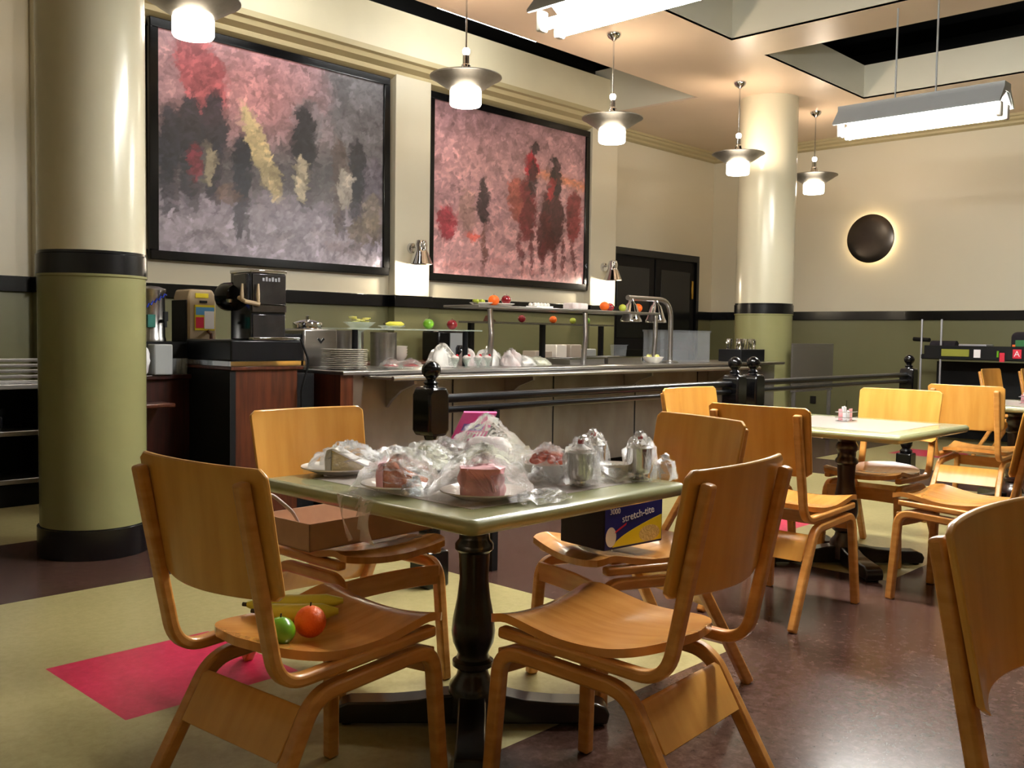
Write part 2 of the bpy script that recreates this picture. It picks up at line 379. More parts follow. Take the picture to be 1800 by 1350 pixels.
# ================================================================ murals (plain painterly stand-ins)
def mural(name, x0, x1, z0, z1, seed, kind, label):
    t = thing(name, ((x0+x1)/2, 7.46, z0), label, 'picture')
    cxm = (x0+x1)/2; fwid = .075; W2, H2 = (x1-x0)/2, z1-z0
    fr = MB().box(-W2, W2, -.03, .03, 0, fwid).box(-W2, W2, -.03, .03, H2-fwid, H2).box(-W2, -W2+fwid, -.03, .03, fwid, H2-fwid).box(W2-fwid, W2, -.03, .03, fwid, H2-fwid)
    fr.build('frame', 'black_gloss', t, bevel=.008)
    nx, nz = 300, 240; rg = np.random.RandomState(seed)
    U, V = np.meshgrid(np.linspace(0, 1, nx), np.linspace(0, 1, nz))
    def nois(sc, oc=4):
        out = np.zeros_like(U); a = 1
        for o in range(oc):
            g = rg.rand(int(sc)+3, int(sc)+3); x = U*sc; y = V*sc; xi = x.astype(int); yi = y.astype(int); fx = x-xi; fy = y-yi
            fx = fx*fx*(3-2*fx); fy = fy*fy*(3-2*fy)
            out += a*((g[yi, xi]*(1-fx)+g[yi, xi+1]*fx)*(1-fy)+(g[yi+1, xi]*(1-fx)+g[yi+1, xi+1]*fx)*fy-.5); a *= .55; sc *= 2.1
        return out
    n1, n2, n3 = nois(5), nois(9), nois(26, 3)
    def rgb(h): return np.array(lin(h))
    C = np.zeros((nz, nx, 3))
    def mix(col, mask): 
        nonlocal C; C = C*(1-mask[..., None])+rgb(col)*mask[..., None]
    def sm(x, a, b): q = np.clip((x-a)/(b-a), 0, 1); return q*q*(3-2*q)
    def bl(u, v, a, b, col, k=1, rot=0, soft=.22):
        du, dv = U-u+n2*.02+n3*.010, V-v+n2*.02+n3*.010; c, s_ = cos(rot), sin(rot)
        q = ((du*c+dv*s_)/a)**2+((-du*s_+dv*c)/b)**2; mix(col, k*(1-sm(q, 1-soft, 1+soft)))
    if kind == 1:
        C[:] = rgb('#6e6368'); mix('#9b7880', sm(V+n1*.2, .45, .9)); mix('#a9767a', np.exp(-((U-.35)**2)/.05-((V-.8)**2)/.05))
        mix('#5c5a60', sm(U+n1*.2, .5, .8)*sm(V, .3, .5)); mix('#4a4648', np.exp(-((V-.42+n1*.1)**2)/.02)*.8)
        mix('#8b8290', 1-sm(V+n2*.08, .22, .34)); mix('#9b94a0', (1-sm(V+n1*.1, .1, .25))*.6)
        bl(.17, .82, .09, .22, '#9a3c44', .75, .25); bl(.62, .70, .08, .12, '#6a6a70', .6)
        for (u, h, wd, c) in ((.12, .56, .055, '#2c2a34'), (.22, .6, .055, '#24232e'), (.60, .62, .06, '#15151c'), (.78, .5, .04, '#4f4340'), (.87, .52, .045, '#1e1e26'), (.95, .42, .05, '#5c5560'), (.04, .5, .04, '#30303a'), (.33, .42, .04, '#22222c')):
            bl(u, h, wd, .17, c, .95); bl(u-.012, h-.2, wd*.55, .15, c, .8); bl(u+.02, h-.24, wd*.35, .13, '#3a3238', .7)
        bl(.41, .52, .045, .24, '#b3a27a', .95, .3); bl(.14, .42, .03, .09, '#8a3440', .7); bl(.2, .42, .02, .1, '#a89a80', .7); bl(.59, .42, .03, .12, '#b3a58c', .85)
        bl(.8, .4, .035, .1, '#a39a90', .8); bl(.92, .2, .1, .07, '#5c5044', .8, .4); bl(.95, .3, .05, .1, '#75695c', .7); bl(.8, .1, .1, .03, '#6a5c5c', .6)
        bl(.28, .3, .05, .05, '#6f564a', .6)
        for u, v in ((.2, .1), (.5, .12), (.68, .16), (.9, .06)): bl(u, v, .06, .02, '#6c6468', .5)
    else:
        C[:] = rgb('#a87e84'); mix('#8b6a70', sm(V+n1*.25, .55, 1)); mix('#6a5054', np.exp(-((U-.3)**2)/.06-((V-.97)**2)/.02)*.8)
        mix('#c9989a', (1-sm(V+n2*.1, .15, .5))*.7); mix('#b8888a', np.exp(-((U-.2)**2)/.05-((V-.7)**2)/.03)*.6)
        mix('#d08050', np.exp(-((V-.68+.1*(U-.8))**2)/.0008)*sm(U, .55, .75)*.7)
        for (u, v, a_, h, c) in ((.58, .45, .07, .2, '#6a2024'), (.50, .5, .05, .14, '#9a5048'), (.76, .42, .085, .22, '#431417'), (.92, .45, .06, .17, '#74282a'), (.70, .3, .05, .15, '#4d1a1c'), (.30, .45, .035, .16, '#2a1a20'), (.08, .3, .06, .1, '#8e2c38'), (.2, .4, .05, .14, '#96726e')):
            bl(u, v, a_, h, c, .95)
        bl(.61, .72, .055, .09, '#a82032', .95); bl(.62, .66, .04, .12, '#25141a', .9); bl(.78, .66, .05, .11, '#2a151b', .95); bl(.75, .6, .02, .07, '#a03034', .8)
        bl(.63, .84, .025, .03, '#241a20', .9); bl(.76, .79, .025, .03, '#241a20', .9)
        for u in (.54, .62, .7, .77, .84, .92): bl(u, .17, .014, .14, '#5a2024', .85, rg.uniform(-.15, .15))
        bl(.24, .24, .05, .03, '#d05038', .7); bl(.3, .16, .02, .16, '#6c4038', .8)
        for u, v in ((.15, .06), (.4, .1), (.6, .05), (.85, .05)): bl(u, v, .08, .02, '#a8706e', .6)
    C *= 1.3*(1+n3*.55+n2*.25)[..., None]
    for _ in range(7000):                                   # short dabs of the brush
        i0, j0 = rg.randint(0, nx), rg.randint(0, nz); la, lb = rg.uniform(2, 7), rg.uniform(1, 2.4); th = rg.uniform(-1, 1)+(1.2 if rg.rand() < .5 else 0)
        c0 = C[j0, i0]*rg.uniform(.72, 1.3); R_ = int(la)+1; a0, a1, b0, b1 = max(0, j0-R_), min(nz, j0+R_+1), max(0, i0-R_), min(nx, i0+R_+1)
        jj, ii = np.mgrid[a0:a1, b0:b1]; dx, dy = ii-i0, jj-j0
        mk = ((dx*cos(th)+dy*sin(th))/la)**2+((-dx*sin(th)+dy*cos(th))/lb)**2 < 1
        C[a0:a1, b0:b1][mk] = C[a0:a1, b0:b1][mk]*.3+c0*.7
    C = np.clip(C, .002, 1)
    me = bpy.data.meshes.new('canvas')
    w_, h_ = W2-fwid+.004, H2-2*fwid+.008
    P = np.stack([(U*2-1)*w_, np.zeros_like(U)-.012, fwid-.004+V*h_], -1).reshape(-1, 3)
    back = np.array([[-w_, .02, fwid], [w_, .02, fwid], [w_, .02, fwid+h_], [-w_, .02, fwid+h_]])
    F = [(j*nx+i, j*nx+i+1, (j+1)*nx+i+1, (j+1)*nx+i) for j in range(nz-1) for i in range(nx-1)]; q = nx*nz; F.append((q+3, q+2, q+1, q))
    me.from_pydata(np.vstack([P, back]).tolist(), [], F)
    at = me.color_attributes.new('paint', 'FLOAT_COLOR', 'POINT')
    dat = np.ones((q+4, 4)); dat[:q, :3] = C.reshape(-1, 3); at.data.foreach_set('color', dat.ravel())
    mn = name+'_paint'; m, nt, b = nodes(mn); va = nt.nodes.new('ShaderNodeVertexColor'); va.layer_name = 'paint'
    nt.links.new(va.outputs[0], b.inputs['Base Color']); b.inputs['Roughness'].default_value = .38
    me.materials.append(m); o = bpy.data.objects.new('canvas', me); COL.objects.link(o); o.parent = t
mural('wall_mural', 3.60, 6.045, 1.735, 3.655, 3, 1, 'large black-framed grey winter mural with a pale flag, nearest the round column')
mural('wall_mural.001', 6.555, 9.145, 1.72, 3.64, 8, 2, 'large black-framed pink and red winter mural with mounted figures')

# ================================================================ lights
def hanging_fixture(x, y0, y1, z, label):
    t = thing('fluorescent_fixture', (x, (y0+y1)/2, z), label, 'ceiling light', 'hanging fluorescent fixtures'); h = (y1-y0)/2
    sec = [(-.17, .02), (-.15, .02), (-.055, .12), (.055, .12), (.15, .02), (.17, .02), (.17, .035), (.075, .15), (.075, .19), (-.075, .19), (-.075, .15), (-.17, .035)]
    MB().prism(sec, -h, h, 'xz').build('housing', 'grey_metal', t)
    MB().sheet(lambda u, v: ((-.15+.3*u), (v*2-1)*(h-.01), .022+.094*(1-abs(2*u-1))), 6, 1).build('reflector', 'reflector', t)
    for sx in (-.075, .075):
        MB().tube([(sx, -h+.05, -.035), (sx, h-.05, -.035)], .03, 10).build('fluorescent_tube', 'tube_glow', t)
        for s_ in (-1, 1): MB().box(sx-.03, sx+.03, s_*(h-.03)-.02, s_*(h-.03)+.02, -.072, .04).build('lamp_holder', 'white_plastic', t, bevel=.008)
    for s_ in (-.12, .2): MB().tube([(0, s_, .19), (0, s_, 3.85-z)], .008, 8).build('hanger_rod', 'grey_metal', t)
    return t
hanging_fixture(4.12, 2.42, 3.68, 2.93, 'fluorescent fixture cut off by the top edge of the photo')
hanging_fixture(7.85, 2.36, 3.66, 2.93, 'whole hanging fluorescent fixture in front of the dark ceiling opening')
hanging_fixture(4.12, .95, 2.21, 2.93, 'fluorescent fixture next in line above the right edge of the view')

o = thing('slot_light', (6.42, 6.5, 4.08), 'strip light glowing inside the long ceiling slot above the murals', 'light')
MB().box(-.65, .75, -.05, .05, .03, .05).build('housing', 'grey_metal', o)
MB().tube([(-.6, 0, 0), (.7, 0, 0)], .018).build('fluorescent_tube', 'slot_glow', o)
o2 = dup(o, (4.3, 6.5, 4.08), 0, 'added unseen strip light in the ceiling slot, brightening the mural wall')  # extra tube added out of view to brighten the mural wall

def pendant():
    t = thing('pendant_lamp', (0, 0, 0), '', 'pendant lamp', 'metal dish pendants in a row')
    MB().lathe([(.066, 3.85), (.066, 3.835), (.05, 3.81), (.02, 3.79), (.009, 3.78)], n=24).build('canopy', 'chrome', t)
    MB().tube([(0, 0, 3.3), (0, 0, 3.84)], .007).build('rod', 'chrome', t)
    MB().lathe([(.008, 3.32), (.018, 3.318), (.028, 3.305), (.028, 3.285), (.02, 3.272)]).build('collar', 'collar_glow', t)
    MB().lathe([(.012, 3.275), (.026, 3.262), (.026, 3.2), (.036, 3.19), (.036, 3.17), (.045, 3.155), (.06, 3.03)]).build('neck', 'chrome', t)
    d = MB().lathe([(.112, 3.005), (.14, 3.018), (.2, 3.056), (.262, 3.098), (.272, 3.1), (.272, 3.108), (.262, 3.108), (.198, 3.066), (.138, 3.028), (.05, 3.02)], n=48).build('dish', 'dish_metal', t)
    MB().lathe([(.1, 3.01), (.118, 3.0), (.12, 2.99), (.12, 2.905), (.112, 2.89), (.0, 2.884)], n=36).build('diffuser', 'drum_glow', t)
    return t
p0 = pendant()
plab = ['pendant lamp at the top left, in front of the grey mural', 'pendant lamp between the two murals, second from the left', 'middle pendant lamp, in front of the right end of the pink mural', 'pendant lamp lighting the slim column beside it', 'farthest and smallest pendant lamp, right of the slim column']
for i, x in enumerate((2.85, 5.06, 6.86, 9.02, 10.75)):
    t = p0 if i == 0 else dup(p0, (x, 5.33, 0)); t.location = (x, 5.33, 0); t['label'] = plab[i]
for i, x in enumerate((2.85, 5.06, 6.86, 9.02, 10.75)):
    l = bpy.data.lights.new('pendant_bulb', 'POINT'); l.energy = PEND; l.color = WARM; l.shadow_soft_size = .04
    o = bpy.data.objects.new('pendant_bulb', l); COL.objects.link(o); o.location = (x+.085, 5.33, 3.14)
# round wall sconce with a lit rim
t = thing('round_sconce', (12.4, 5.3, 2.49), 'round dark metal wall sconce with a glowing rim', 'wall lamp')
MB().lathe([(0, -.115), (.1, -.113), (.22, -.104), (.3, -.09), (.315, -.08), (.3, -.078), (.0, -.09)], axis='x', n=48).build('disc', 'bronze', t)
MB().lathe([(.1, -.001), (.1, -.085)], axis='x', n=24).build('backplate', 'white_plastic', t)
MB().tube([(-.045, .235*cos(a), .235*sin(a)) for a in [2*pi*k/32 for k in range(33)]], .012, 8).build('light_ring', 'ring_glow', t)
# chrome wall lamps on the pilasters
def walllamp(x, label):
    t = thing('wall_lamp', (x, 7.4, 2.0), label, 'wall lamp', 'chrome wall lamps on the pilasters')
    MB().lathe([(.001, -.035), (.05, -.03), (.055, 0)], (0, 0, .02), axis='y').build('backplate', 'chrome', t)
    MB().tube(fillet([(0, 0, .02), (0, -.14, .06), (0, -.15, -.02)], .05), .012).build('arm', 'chrome', t)
    MB().lathe([(.02, .1), (.05, .09), (.062, .05), (.055, .0), (.07, -.03), (.115, -.14), (.118, -.145), (.11, -.143), (.06, -.03), (.02, .02)], (0, -.15, .0), 28).build('shade', 'chrome', t)
    MB().blob((0, -.15, -.1), .035).build('bulb', 'bulb_glow', t)
    l = bpy.data.lights.new('wall_lamp_bulb', 'POINT'); l.energy = 7; l.color = (1, .86, .66); l.shadow_soft_size = .03
    o = bpy.data.objects.new('wall_lamp_bulb', l); COL.objects.link(o); o.location = (x, 7.25, 1.845)
walllamp(6.3, 'chrome wall lamp glowing on the pilaster between the two murals')
walllamp(9.4, 'chrome wall lamp glowing beside the black double door')

# ================================================================ chair
def build_chair():
    t = thing('dining_chair', (0, 0, 0), '', 'chair', 'bentwood dining chairs')
    zt = .428
    def seatp(u, v):
        y = -.235+.47*v; a = (u*2-1)
        wd = .192+.013*v
        if v < .36: wd = .196*math.sqrt(max(0, 1-((.36-v)/.36)**2.3))*.985+.003
        if v > .96: wd -= .012*((v-.96)/.04)**2
        z = zt+.032+.022*a*a*v+.016*max(0, v-.55)/.45*(1-max(0, (v-.9)/.1)*1.1)+.03*(1-v)**3-.012*sin(pi*min(1, v*1.2))
        return (a*wd, y, z)
    MB().sheet(seatp, 16, 26, .021).build('seat', 'wood_seat', t, bevel=.006, seg=3)
    backpost = fillet([(.205, zt+.014), (-.262, zt-.002), (-.352, .868)], [.085], 9)
    for s_ in (-1, 1):
        U = fillet([(.225, 0), (.205, zt-.03), (-.165, zt-.045), (-.385, 0)], [.065, .10], 7)
        x0, x1 = (.172, .206) if s_ > 0 else (-.206, -.172)
        nm = MB().strip(U, x0, x1, .036, dx=lambda y, z: s_*.022*max(0, (zt-.05-z)/zt))
        nm.build('side_frame', 'wood_edge', t, bevel=.008, seg=3)
        MB().strip(backpost, x0 if s_ > 0 else x0, x1, .028).build('back_post', 'wood_edge', t, bevel=.008, seg=3)
    def panel(u, v):
        z = .612+.283*v; a = u*2-1; corner = 0
        wd = .232-.012*(1-v)
        if v > .93: corner = .022*((v-.93)/.07)**2
        if v < .07: corner = .022*((.07-v)/.07)**2
        z += .0*(1-a*a)*(1-v)
        k = (z-.426)/(.868-.426); y = -.262-.09*k+.036-(.020+.026*(1-v))*(1-a*a)+.004*a*a
        return (a*(wd-corner), y, z)
    MB().sheet(panel, 18, 18, .013, (0, 1, 0)).build('backrest', 'wood', t, bevel=.004)
    MB().sheet(lambda u, v: (-.182+.364*u, .222-.02*(1-(2*u-1)**2), .33+.065*v), 10, 2, .014, (0, 1, 0)).build('front_apron', 'wood_edge', t, bevel=.003)
    MB().sheet(lambda u, v: (-.178+.356*u, -.243+.058*v, .265+.098*v), 8, 2, .014, (0, 1, .5)).build('rear_apron', 'wood', t, bevel=.003)
    for s_ in (-1, 1):
        MB().box(.13*s_-.02, .13*s_+.02, .11, .15, zt+.02, zt+.033).build('seat_block', 'wood_edge', t)
    return t
chair = build_chair()
CH = [('A', 1.341, 1.912, -85.3, 'chair at the left of the green table, seen from behind with fruit on its seat'),
 ('B', 1.879, 1.424, 3.8, 'empty chair at the near right side of the green table, seen from behind'),
 ('C', 1.985, 2.60, 176, 'chair behind the green table with the long cardboard tray on its seat'),
 ('D', 2.585, 1.93, 73, 'chair at the far right of the green table holding the blue film box'),
 ('E', 4.50, 2.62, 175, 'far chair left of the pale table, only its backrest top showing'),
 ('F', 3.888, 1.99, -89, 'chair at the left side of the pale table, seen from behind'),
 ('G', 5.13, 2.13, 92, 'front-facing chair at the far side of the pale table'),
 ('H', 6.68, 2.10, -88, 'chair behind the pale table facing away toward the far right table'),
 ('I', 4.50, 1.47, -4, 'chair on the near right side of the pale table, backrest cut by the photo edge'),
 ('J', 1.705, .175, 178, 'nearest chair, large backrest at the bottom right corner'),
 ('K', 11.12, 2.70, 172, 'distant chair cut off at the right edge of the photo'),
 ('K2', 10.5, 2.9, 175, 'small distant chair in front of the equipment cart')]
for i, (n, x, y, a, lb) in enumerate(CH):
    t = chair if i == 0 else dup(chair, (x, y, 0), radians(a)); t.location = (x, y, 0); t.rotation_euler = (0, 0, radians(a)); t['label'] = lb

# ================================================================ tables
def table(x0, y0, w_, mats, label, post='table_black'):
    t = thing('pedestal_table', (x0+w_/2, y0+w_/2, 0), label, 'table', 'square pedestal tables'); h = w_/2
    top = MB(); n = 8; rr = .03
    def rrect(g, z):
        p = []
        for sx, sy, a0 in ((1, 1, 0), (-1, 1, 90), (-1, -1, 180), (1, -1, 270)):
            for k in range(5):
                a = radians(a0+90*k/4); p.append((sx*(h-rr)+(rr-g)*cos(a), sy*(h-rr)+(rr-g)*sin(a), z))
        return p
    rings = [rrect(.028, .694), rrect(.012, .698), rrect(.003, .708), rrect(0, .716), rrect(.004, .727), rrect(.014, .734), rrect(.024, .735)]
    v = [q for r in rings for q in r]; m_ = 20; f = [(i*m_+k, i*m_+(k+1) % m_, (i+1)*m_+(k+1) % m_, (i+1)*m_+k) for i in range(len(rings)-1) for k in range(m_)]
    f += [tuple(range(m_-1, -1, -1)), tuple(range((len(rings)-1)*m_, len(rings)*m_))]
    top.add(v, f); top.build('tabletop', mats[0], t, smooth=50)
    g = .115; MB().box(-h+g, h-g, -h+g, h-g, .734, .7362).build('laminate_inset', mats[1], t)
    prof = [(.055, .70), (.062, .69), (.062, .665), (.05, .655), (.044, .64), (.056, .62), (.056, .60), (.046, .588), (.046, .56), (.058, .545), (.058, .53), (.047, .52), (.043, .44), (.05, .38), (.062, .32), (.066, .28), (.062, .25), (.046, .215), (.05, .20), (.062, .192), (.062, .178), (.045, .165), (.05, .145), (.07, .12), (.074, .09), (.074, .03)]
    MB().lathe(prof, n=32).build('pedestal', post, t)
    MB().box(-.2, .2, -.2, .2, .672, .694, rot=pi/4).build('top_plate', 'table_black', t)
    for k in range(4):
        a = radians(45+90*k); m_b = MB()
        pr = [(.03, .10), (.10, .095), (.16, .082), (.24, .075), (.37, .073), (.40, .062), (.412, .04), (.405, .01), (.03, .01)]
        m_b.prism(pr, -.042, .042, 'xz').prism([(.36, 0), (.39, 0), (.39, .012), (.36, .012)], -.03, .03, 'xz')
        o = m_b.build('foot', 'table_black', t, bevel=.008, rz=a)
    return t
table(1.535, 1.58, .91, ('sage', 'laminate'), 'green-edged square table covered with wrapped food')
table(4.36, 1.70, .92, ('sage', 'laminate'), 'pale square table in the middle right with only a condiment caddy', 'table_post')
table(6.98, 1.64, .92, ('sage', 'laminate'), 'far right table cut off by the photo edge', 'table_post')

# ================================================================ railing with ball-topped posts
def post(x, label):
    t = thing('rail_post', (x, 3.31, 0), label, 'post', 'black ball-topped railing posts')
    w_ = .062
    MB().box(-.066, .066, -.066, .066, 0, .17).build('base_block', 'black_gloss', t, bevel=.01)
    MB().lathe([(.05, .17), (.055, .19), (.035, .21), (.05, .24), (.052, .27), (.03, .3), (.028, .4), (.034, .5), (.04, .56), (.03, .6), (.024, .63), (.04, .65), (.04, .665), (.026, .68), (.036, .71)], n=20).build('turned_shaft', 'black_gloss', t)
    MB().prism([(-w_, .725), (-w_, .89), (-.045, .925), (.045, .925), (w_, .89), (w_, .725), (.045, .70), (-.045, .70)], -w_, w_, 'xz').build('upper_block', 'black_gloss', t, bevel=.012)
    MB().lathe([(.042, .92), (.03, .935), (.036, .945), (.022, .96), (.025, .965)] + [(.045*sin(a), 1.003-.043*cos(a)) for a in [radians(35+145*k/12) for k in range(12)]]+[(0, 1.046)], n=20).build('ball_finial', 'black_gloss', t)
    return t
post(2.945, 'black ball-topped post nearest the camera, left end of the railing')
post(5.63, 'left of the paired ball-topped posts, behind the chairs')
post(5.87, 'right of the paired ball-topped posts, behind the chairs')
post(8.60, 'far ball-topped post in front of the equipment cart')
def rail(x0, x1, label, subs=()):
    t = thing('handrail', ((x0+x1)/2, 3.31, 0), label, 'railing'); h = (x1-x0)/2
    MB().tube([(-h, 0, .868), (h, 0, .868)], .021, 12).build('top_bar', 'dark_trim', t)
    MB().tube([(-h, 0, .815), (h, 0, .815)], .016, 12).build('lower_bar', 'dark_trim', t)
    for s_ in subs: MB().box(s_-h-x0-.02, s_-h-x0+.02, -.02, .02, 0, .80).build('support', 'black_matte', t)
rail(3.005, 5.57, 'double black handrail in front of the steel counter', (3.36, 5.05))
rail(5.93, 8.54, 'dark handrail running to the far post', ())

# ================================================================ serving line
t = thing('serving_counter', (6.3, 5.4, 0), 'long stainless steel cafeteria counter behind the railing', 'counter')
MB().box(-2.5, 2.4, -.35, .4, .12, .9).build('body', 'steel_panel', t)
MB().box(-2.45, 2.35, -.3, .35, 0, .12).build('plinth', 'black_matte', t)
MB().box(-2.6, 3.24, -.4, .45, .895, .92).build('worktop', 'steel', t, bevel=.004)
MB().box(-2.6, -2.5, -.37, .4, 0, .895).build('end_panel', 'brown_wood', t)
MB().box(2.4, 3.2, -.3, .4, .0, .89).build('cashier_body', 'smoke_panel', t)
for x in (-1.6, -.5, .6, 1.6): MB().box(x-.004, x+.004, -.356, -.35, .14, .88).build('panel_seam', 'dark_trim', t)
t = thing('tray_rail', (6.2, 4.9, .87), 'stainless tray rail on curved brackets along the counter front', 'tray rail')
MB().box(-2.3, 2.35, -.15, .148, 0, .018).build('shelf', 'steel', t, bevel=.006)
MB().tube([(-2.3, -.15, .009), (2.35, -.15, .009)], .016).build('front_tube', 'steel', t)
for x in (-2.1, -.95, .55, 1.9):
    MB().prism([(-.14, 0), (.148, 0), (.148, -.2), (.1, -.15), (.0, -.08), (-.14, -.03)], x-.012, x+.012, 'yz').build('bracket', 'steel', t)
# glass shelf
t = thing('glass_shelf', (4.6, 5.45, .92), 'low glass display shelf at the left of the counter', 'shelf')
MB().box(-.66, .62, -.17, .17, .272, .282).build('glass_top', 'glass', t)
for x in (-.47, .6): MB().tube([(x, 0, 0), (x, 0, .27)], .022, 12).build('support', 'dark_trim', t)
# sneeze guard
t = thing('sneeze_guard', (6.3, 5.4, .92), 'steel-framed food guard with an upper shelf over the counter', 'food guard')
MB().box(-1.2, 1.18, -.2, .2, .455, .475).build('upper_shelf', 'steel', t, bevel=.004)
MB().box(-.75, 1.1, .28, .5, .345, .36).build('rear_shelf', 'smoke_panel', t)
for x in (-.98, .18, 1.22):
    MB().tube(fillet([(x, -.1, 0), (x, -.12, .25), (x-.06, -.16, .455)], .2), .022, 10).build('front_leg', 'steel', t)
for x in (-.7, .2, 1.05): MB().box(x-.02, x+.02, .38, .42, 0, .345).build('rear_leg', 'dark_trim', t)
# heat lamp
t = thing('heat_lamp', (7.78, 5.3, .92), 'bent steel tube heat lamp with two cone shades', 'lamp')
MB().tube(fillet([(0.02, 0, 0), (.02, 0, .605), (-.68, 0, .605)], .2, 8), .024, 12).build('tube', 'steel', t)
MB().lathe([(.08, 0), (.08, .015), (.03, .03)], (.02, 0, 0)).build('foot', 'steel', t)
for x in (-.62, -.23):
    MB().lathe([(.022, .6), (.03, .56), (.05, .54), (.085, .43), (.1, .4), (.1, .385), (.09, .39), (.03, .5)], (x, 0, 0), 24).build('shade', 'chrome', t)
# clear case and cutlery caddy, smoked panel
t = thing('clear_display_case', (8.15, 5.45, .92), 'clear plastic pastry case beside the heat lamp', 'display case')
MB().box(-.44, .44, -.1, -.095, 0, .3).box(-.44, .44, .1, .105, 0, .3).box(-.44, -.435, -.1, .1, 0, .3).box(.435, .44, -.1, .1, 0, .3).build('sides', 'acrylic', t)
MB().box(-.45, .45, -.11, .11, .3, .32).build('lid', 'acrylic', t)
t = thing('cutlery_box', (9.32, 5.4, .92), 'dark box full of upright silver cutlery', 'cutlery holder')
MB().box(-.25, .25, -.14, .14, 0, .13).build('box', 'dark_trim', t, bevel=.006)
for k in range(26):
    x, y = rnd.uniform(-.22, .22), rnd.uniform(-.11, .11)
    tag(MB().tube([(0, 0, 0), (rnd.uniform(-.01, .02), 0, rnd.uniform(.05, .08)), (.012, 0, .11)], [.005, .008, .011], 6).build('cutlery_piece', 'chrome', None, (9.32+x, 5.4+y, 1.05)), 'silver cutlery handle standing in the dark box at the counter end', 'cutlery', 'cutlery in the box')
tag(MB().box(9.75, 10.75, 5.02, 5.04, .58, 1.12).box(9.8, 9.83, 5.01, 5.05, 0, .6).box(10.67, 10.7, 5.01, 5.05, 0, .6).build('acrylic_screen', 'smoke_panel', bevel=.004), 'smoky see-through panel at the right end of the counter', 'panel')

# ---- fruit helpers
def fruit(name, loc, r, mat, label, cat, group=None, sc=(1, 1, .94)):
    t = thing(name, loc, label, cat, group)
    MB().blob((0, 0, r*sc[2]), r, sc, n=20).build('flesh', mat, t, smooth=80)
    MB().tube([(0, 0, r*sc[2]*2-.004), (.002, 0, r*sc[2]*2+.008)], .0018, 6).build('stem', 'banana_tip', t)
    return t
def banana(loc, rz, L_, label, group=None, r=.017, tilt=0):
    t = thing('banana', loc, label, 'banana', group, rz)
    P = [(L_*sin(a)/sin(.65)*.5, .25*L_*(1-cos(a)), r) for a in [(-.65+1.3*k/14) for k in range(15)]]
    R = [r*(.35+.65*min(1, min(k, 14-k)/3)) for k in range(15)]
    MB().tube(P, R, 10).build('peel', 'banana', t, smooth=60)
    MB().tube([P[0], (P[0][0]-.012, P[0][1]+.004, r)], .0055, 8).build('stem', 'banana_tip', t)
    return t
# fruit and dishes on the guard
zt = 1.395
MBp = lambda r, h=.012: [(0, 0), (r*.6, 0), (r*.65, .003), (r, h), (r, h+.004), (r*.62, .007), (0, .006)]
def plate(loc, r, label, group=None, mat='ceramic', h=.018):
    o = MB().lathe(MBp(r, h), n=40).build('plate', mat, None, loc); return tag(o, label, 'plate', group)
for x, lb in ((5.25, 'small plate of grapes at the left end of the upper shelf'), (5.5, 'small plate under the red apple on the upper shelf')): plate((x, 5.33, zt), .09, lb)
for k in range(14):
    tag(MB().blob((0, 0, 0), .013, n=10).build('grape', 'pear', None, (5.19+rnd.uniform(-.04, .06), 5.3+rnd.uniform(-.04, .04), zt+.022+.012*rnd.random())), 'green grape in the bunch on the upper shelf', 'grape', 'grapes on the upper shelf')
fruit('orange', (5.36, 5.30, zt), .045, 'orange_peel', 'orange beside the grapes on the upper shelf', 'orange')
fruit('apple', (5.50, 5.30, zt+.014), .04, 'apple_red', 'red apple right of the orange on the upper shelf', 'apple')
tag(MB().box(-.1, .1, -.06, .06, 0, .015).build('egg_tray', 'white_plastic', None, (5.9, 5.3, zt)), 'white egg tray on the upper shelf', 'tray')
for i in range(5):
    for j in range(2): tag(MB().blob((0, 0, .012), .017, n=10).build('egg', 'ceramic', None, (5.82+.04*i, 5.28+.05*j, zt+.013)), 'white egg in the tray on the upper shelf', 'egg', 'eggs on the upper shelf')
tag(MB().box(-.1, .1, -.06, .06, 0, .055).build('pastry_pack', 'meringue', None, (6.36, 5.3, zt), bevel=.01), 'pink and cream pastry pack on the upper shelf', 'food pack')
fruit('orange', (6.76, 5.3, zt), .043, 'orange_peel', 'orange right of the pastry pack on the upper shelf', 'orange')
fruit('apple', (6.94, 5.38, zt), .04, 'apple_red', 'red apple behind the pear on the upper shelf', 'apple')
fruit('pear', (7.0, 5.28, zt), .035, 'pear', 'green pear beside the heat lamp shade', 'pear')
fruit('orange', (7.3, 5.33, zt), .043, 'orange_peel', 'orange between the two heat lamp shades', 'orange')
for x, m_, nm, r in ((5.75, 'carrot', 'cake_slice', .03), (6.2, 'apple_red', 'apple', .035), (6.62, 'orange_peel', 'orange', .035), (7.1, 'apple_green', 'apple', .035), (6.9, 'pear', 'pear', .03)):
    z = 1.281
    if nm == 'cake_slice': tag(MB().prism([(0, 0), (.1, 0), (.03, .05)], -.03, .03, 'xz').build(nm, 'brown_wood', None, (x, 5.78, z)), 'brown cake slice on the rear shelf under the guard', 'cake')
    else: fruit(nm, (x, 5.78, z), r, m_, '%s on the rear shelf, seen under the upper shelf' % {'apple_red': 'red apple', 'orange_peel': 'orange', 'apple_green': 'green apple', 'pear': 'pear'}[m_], nm)
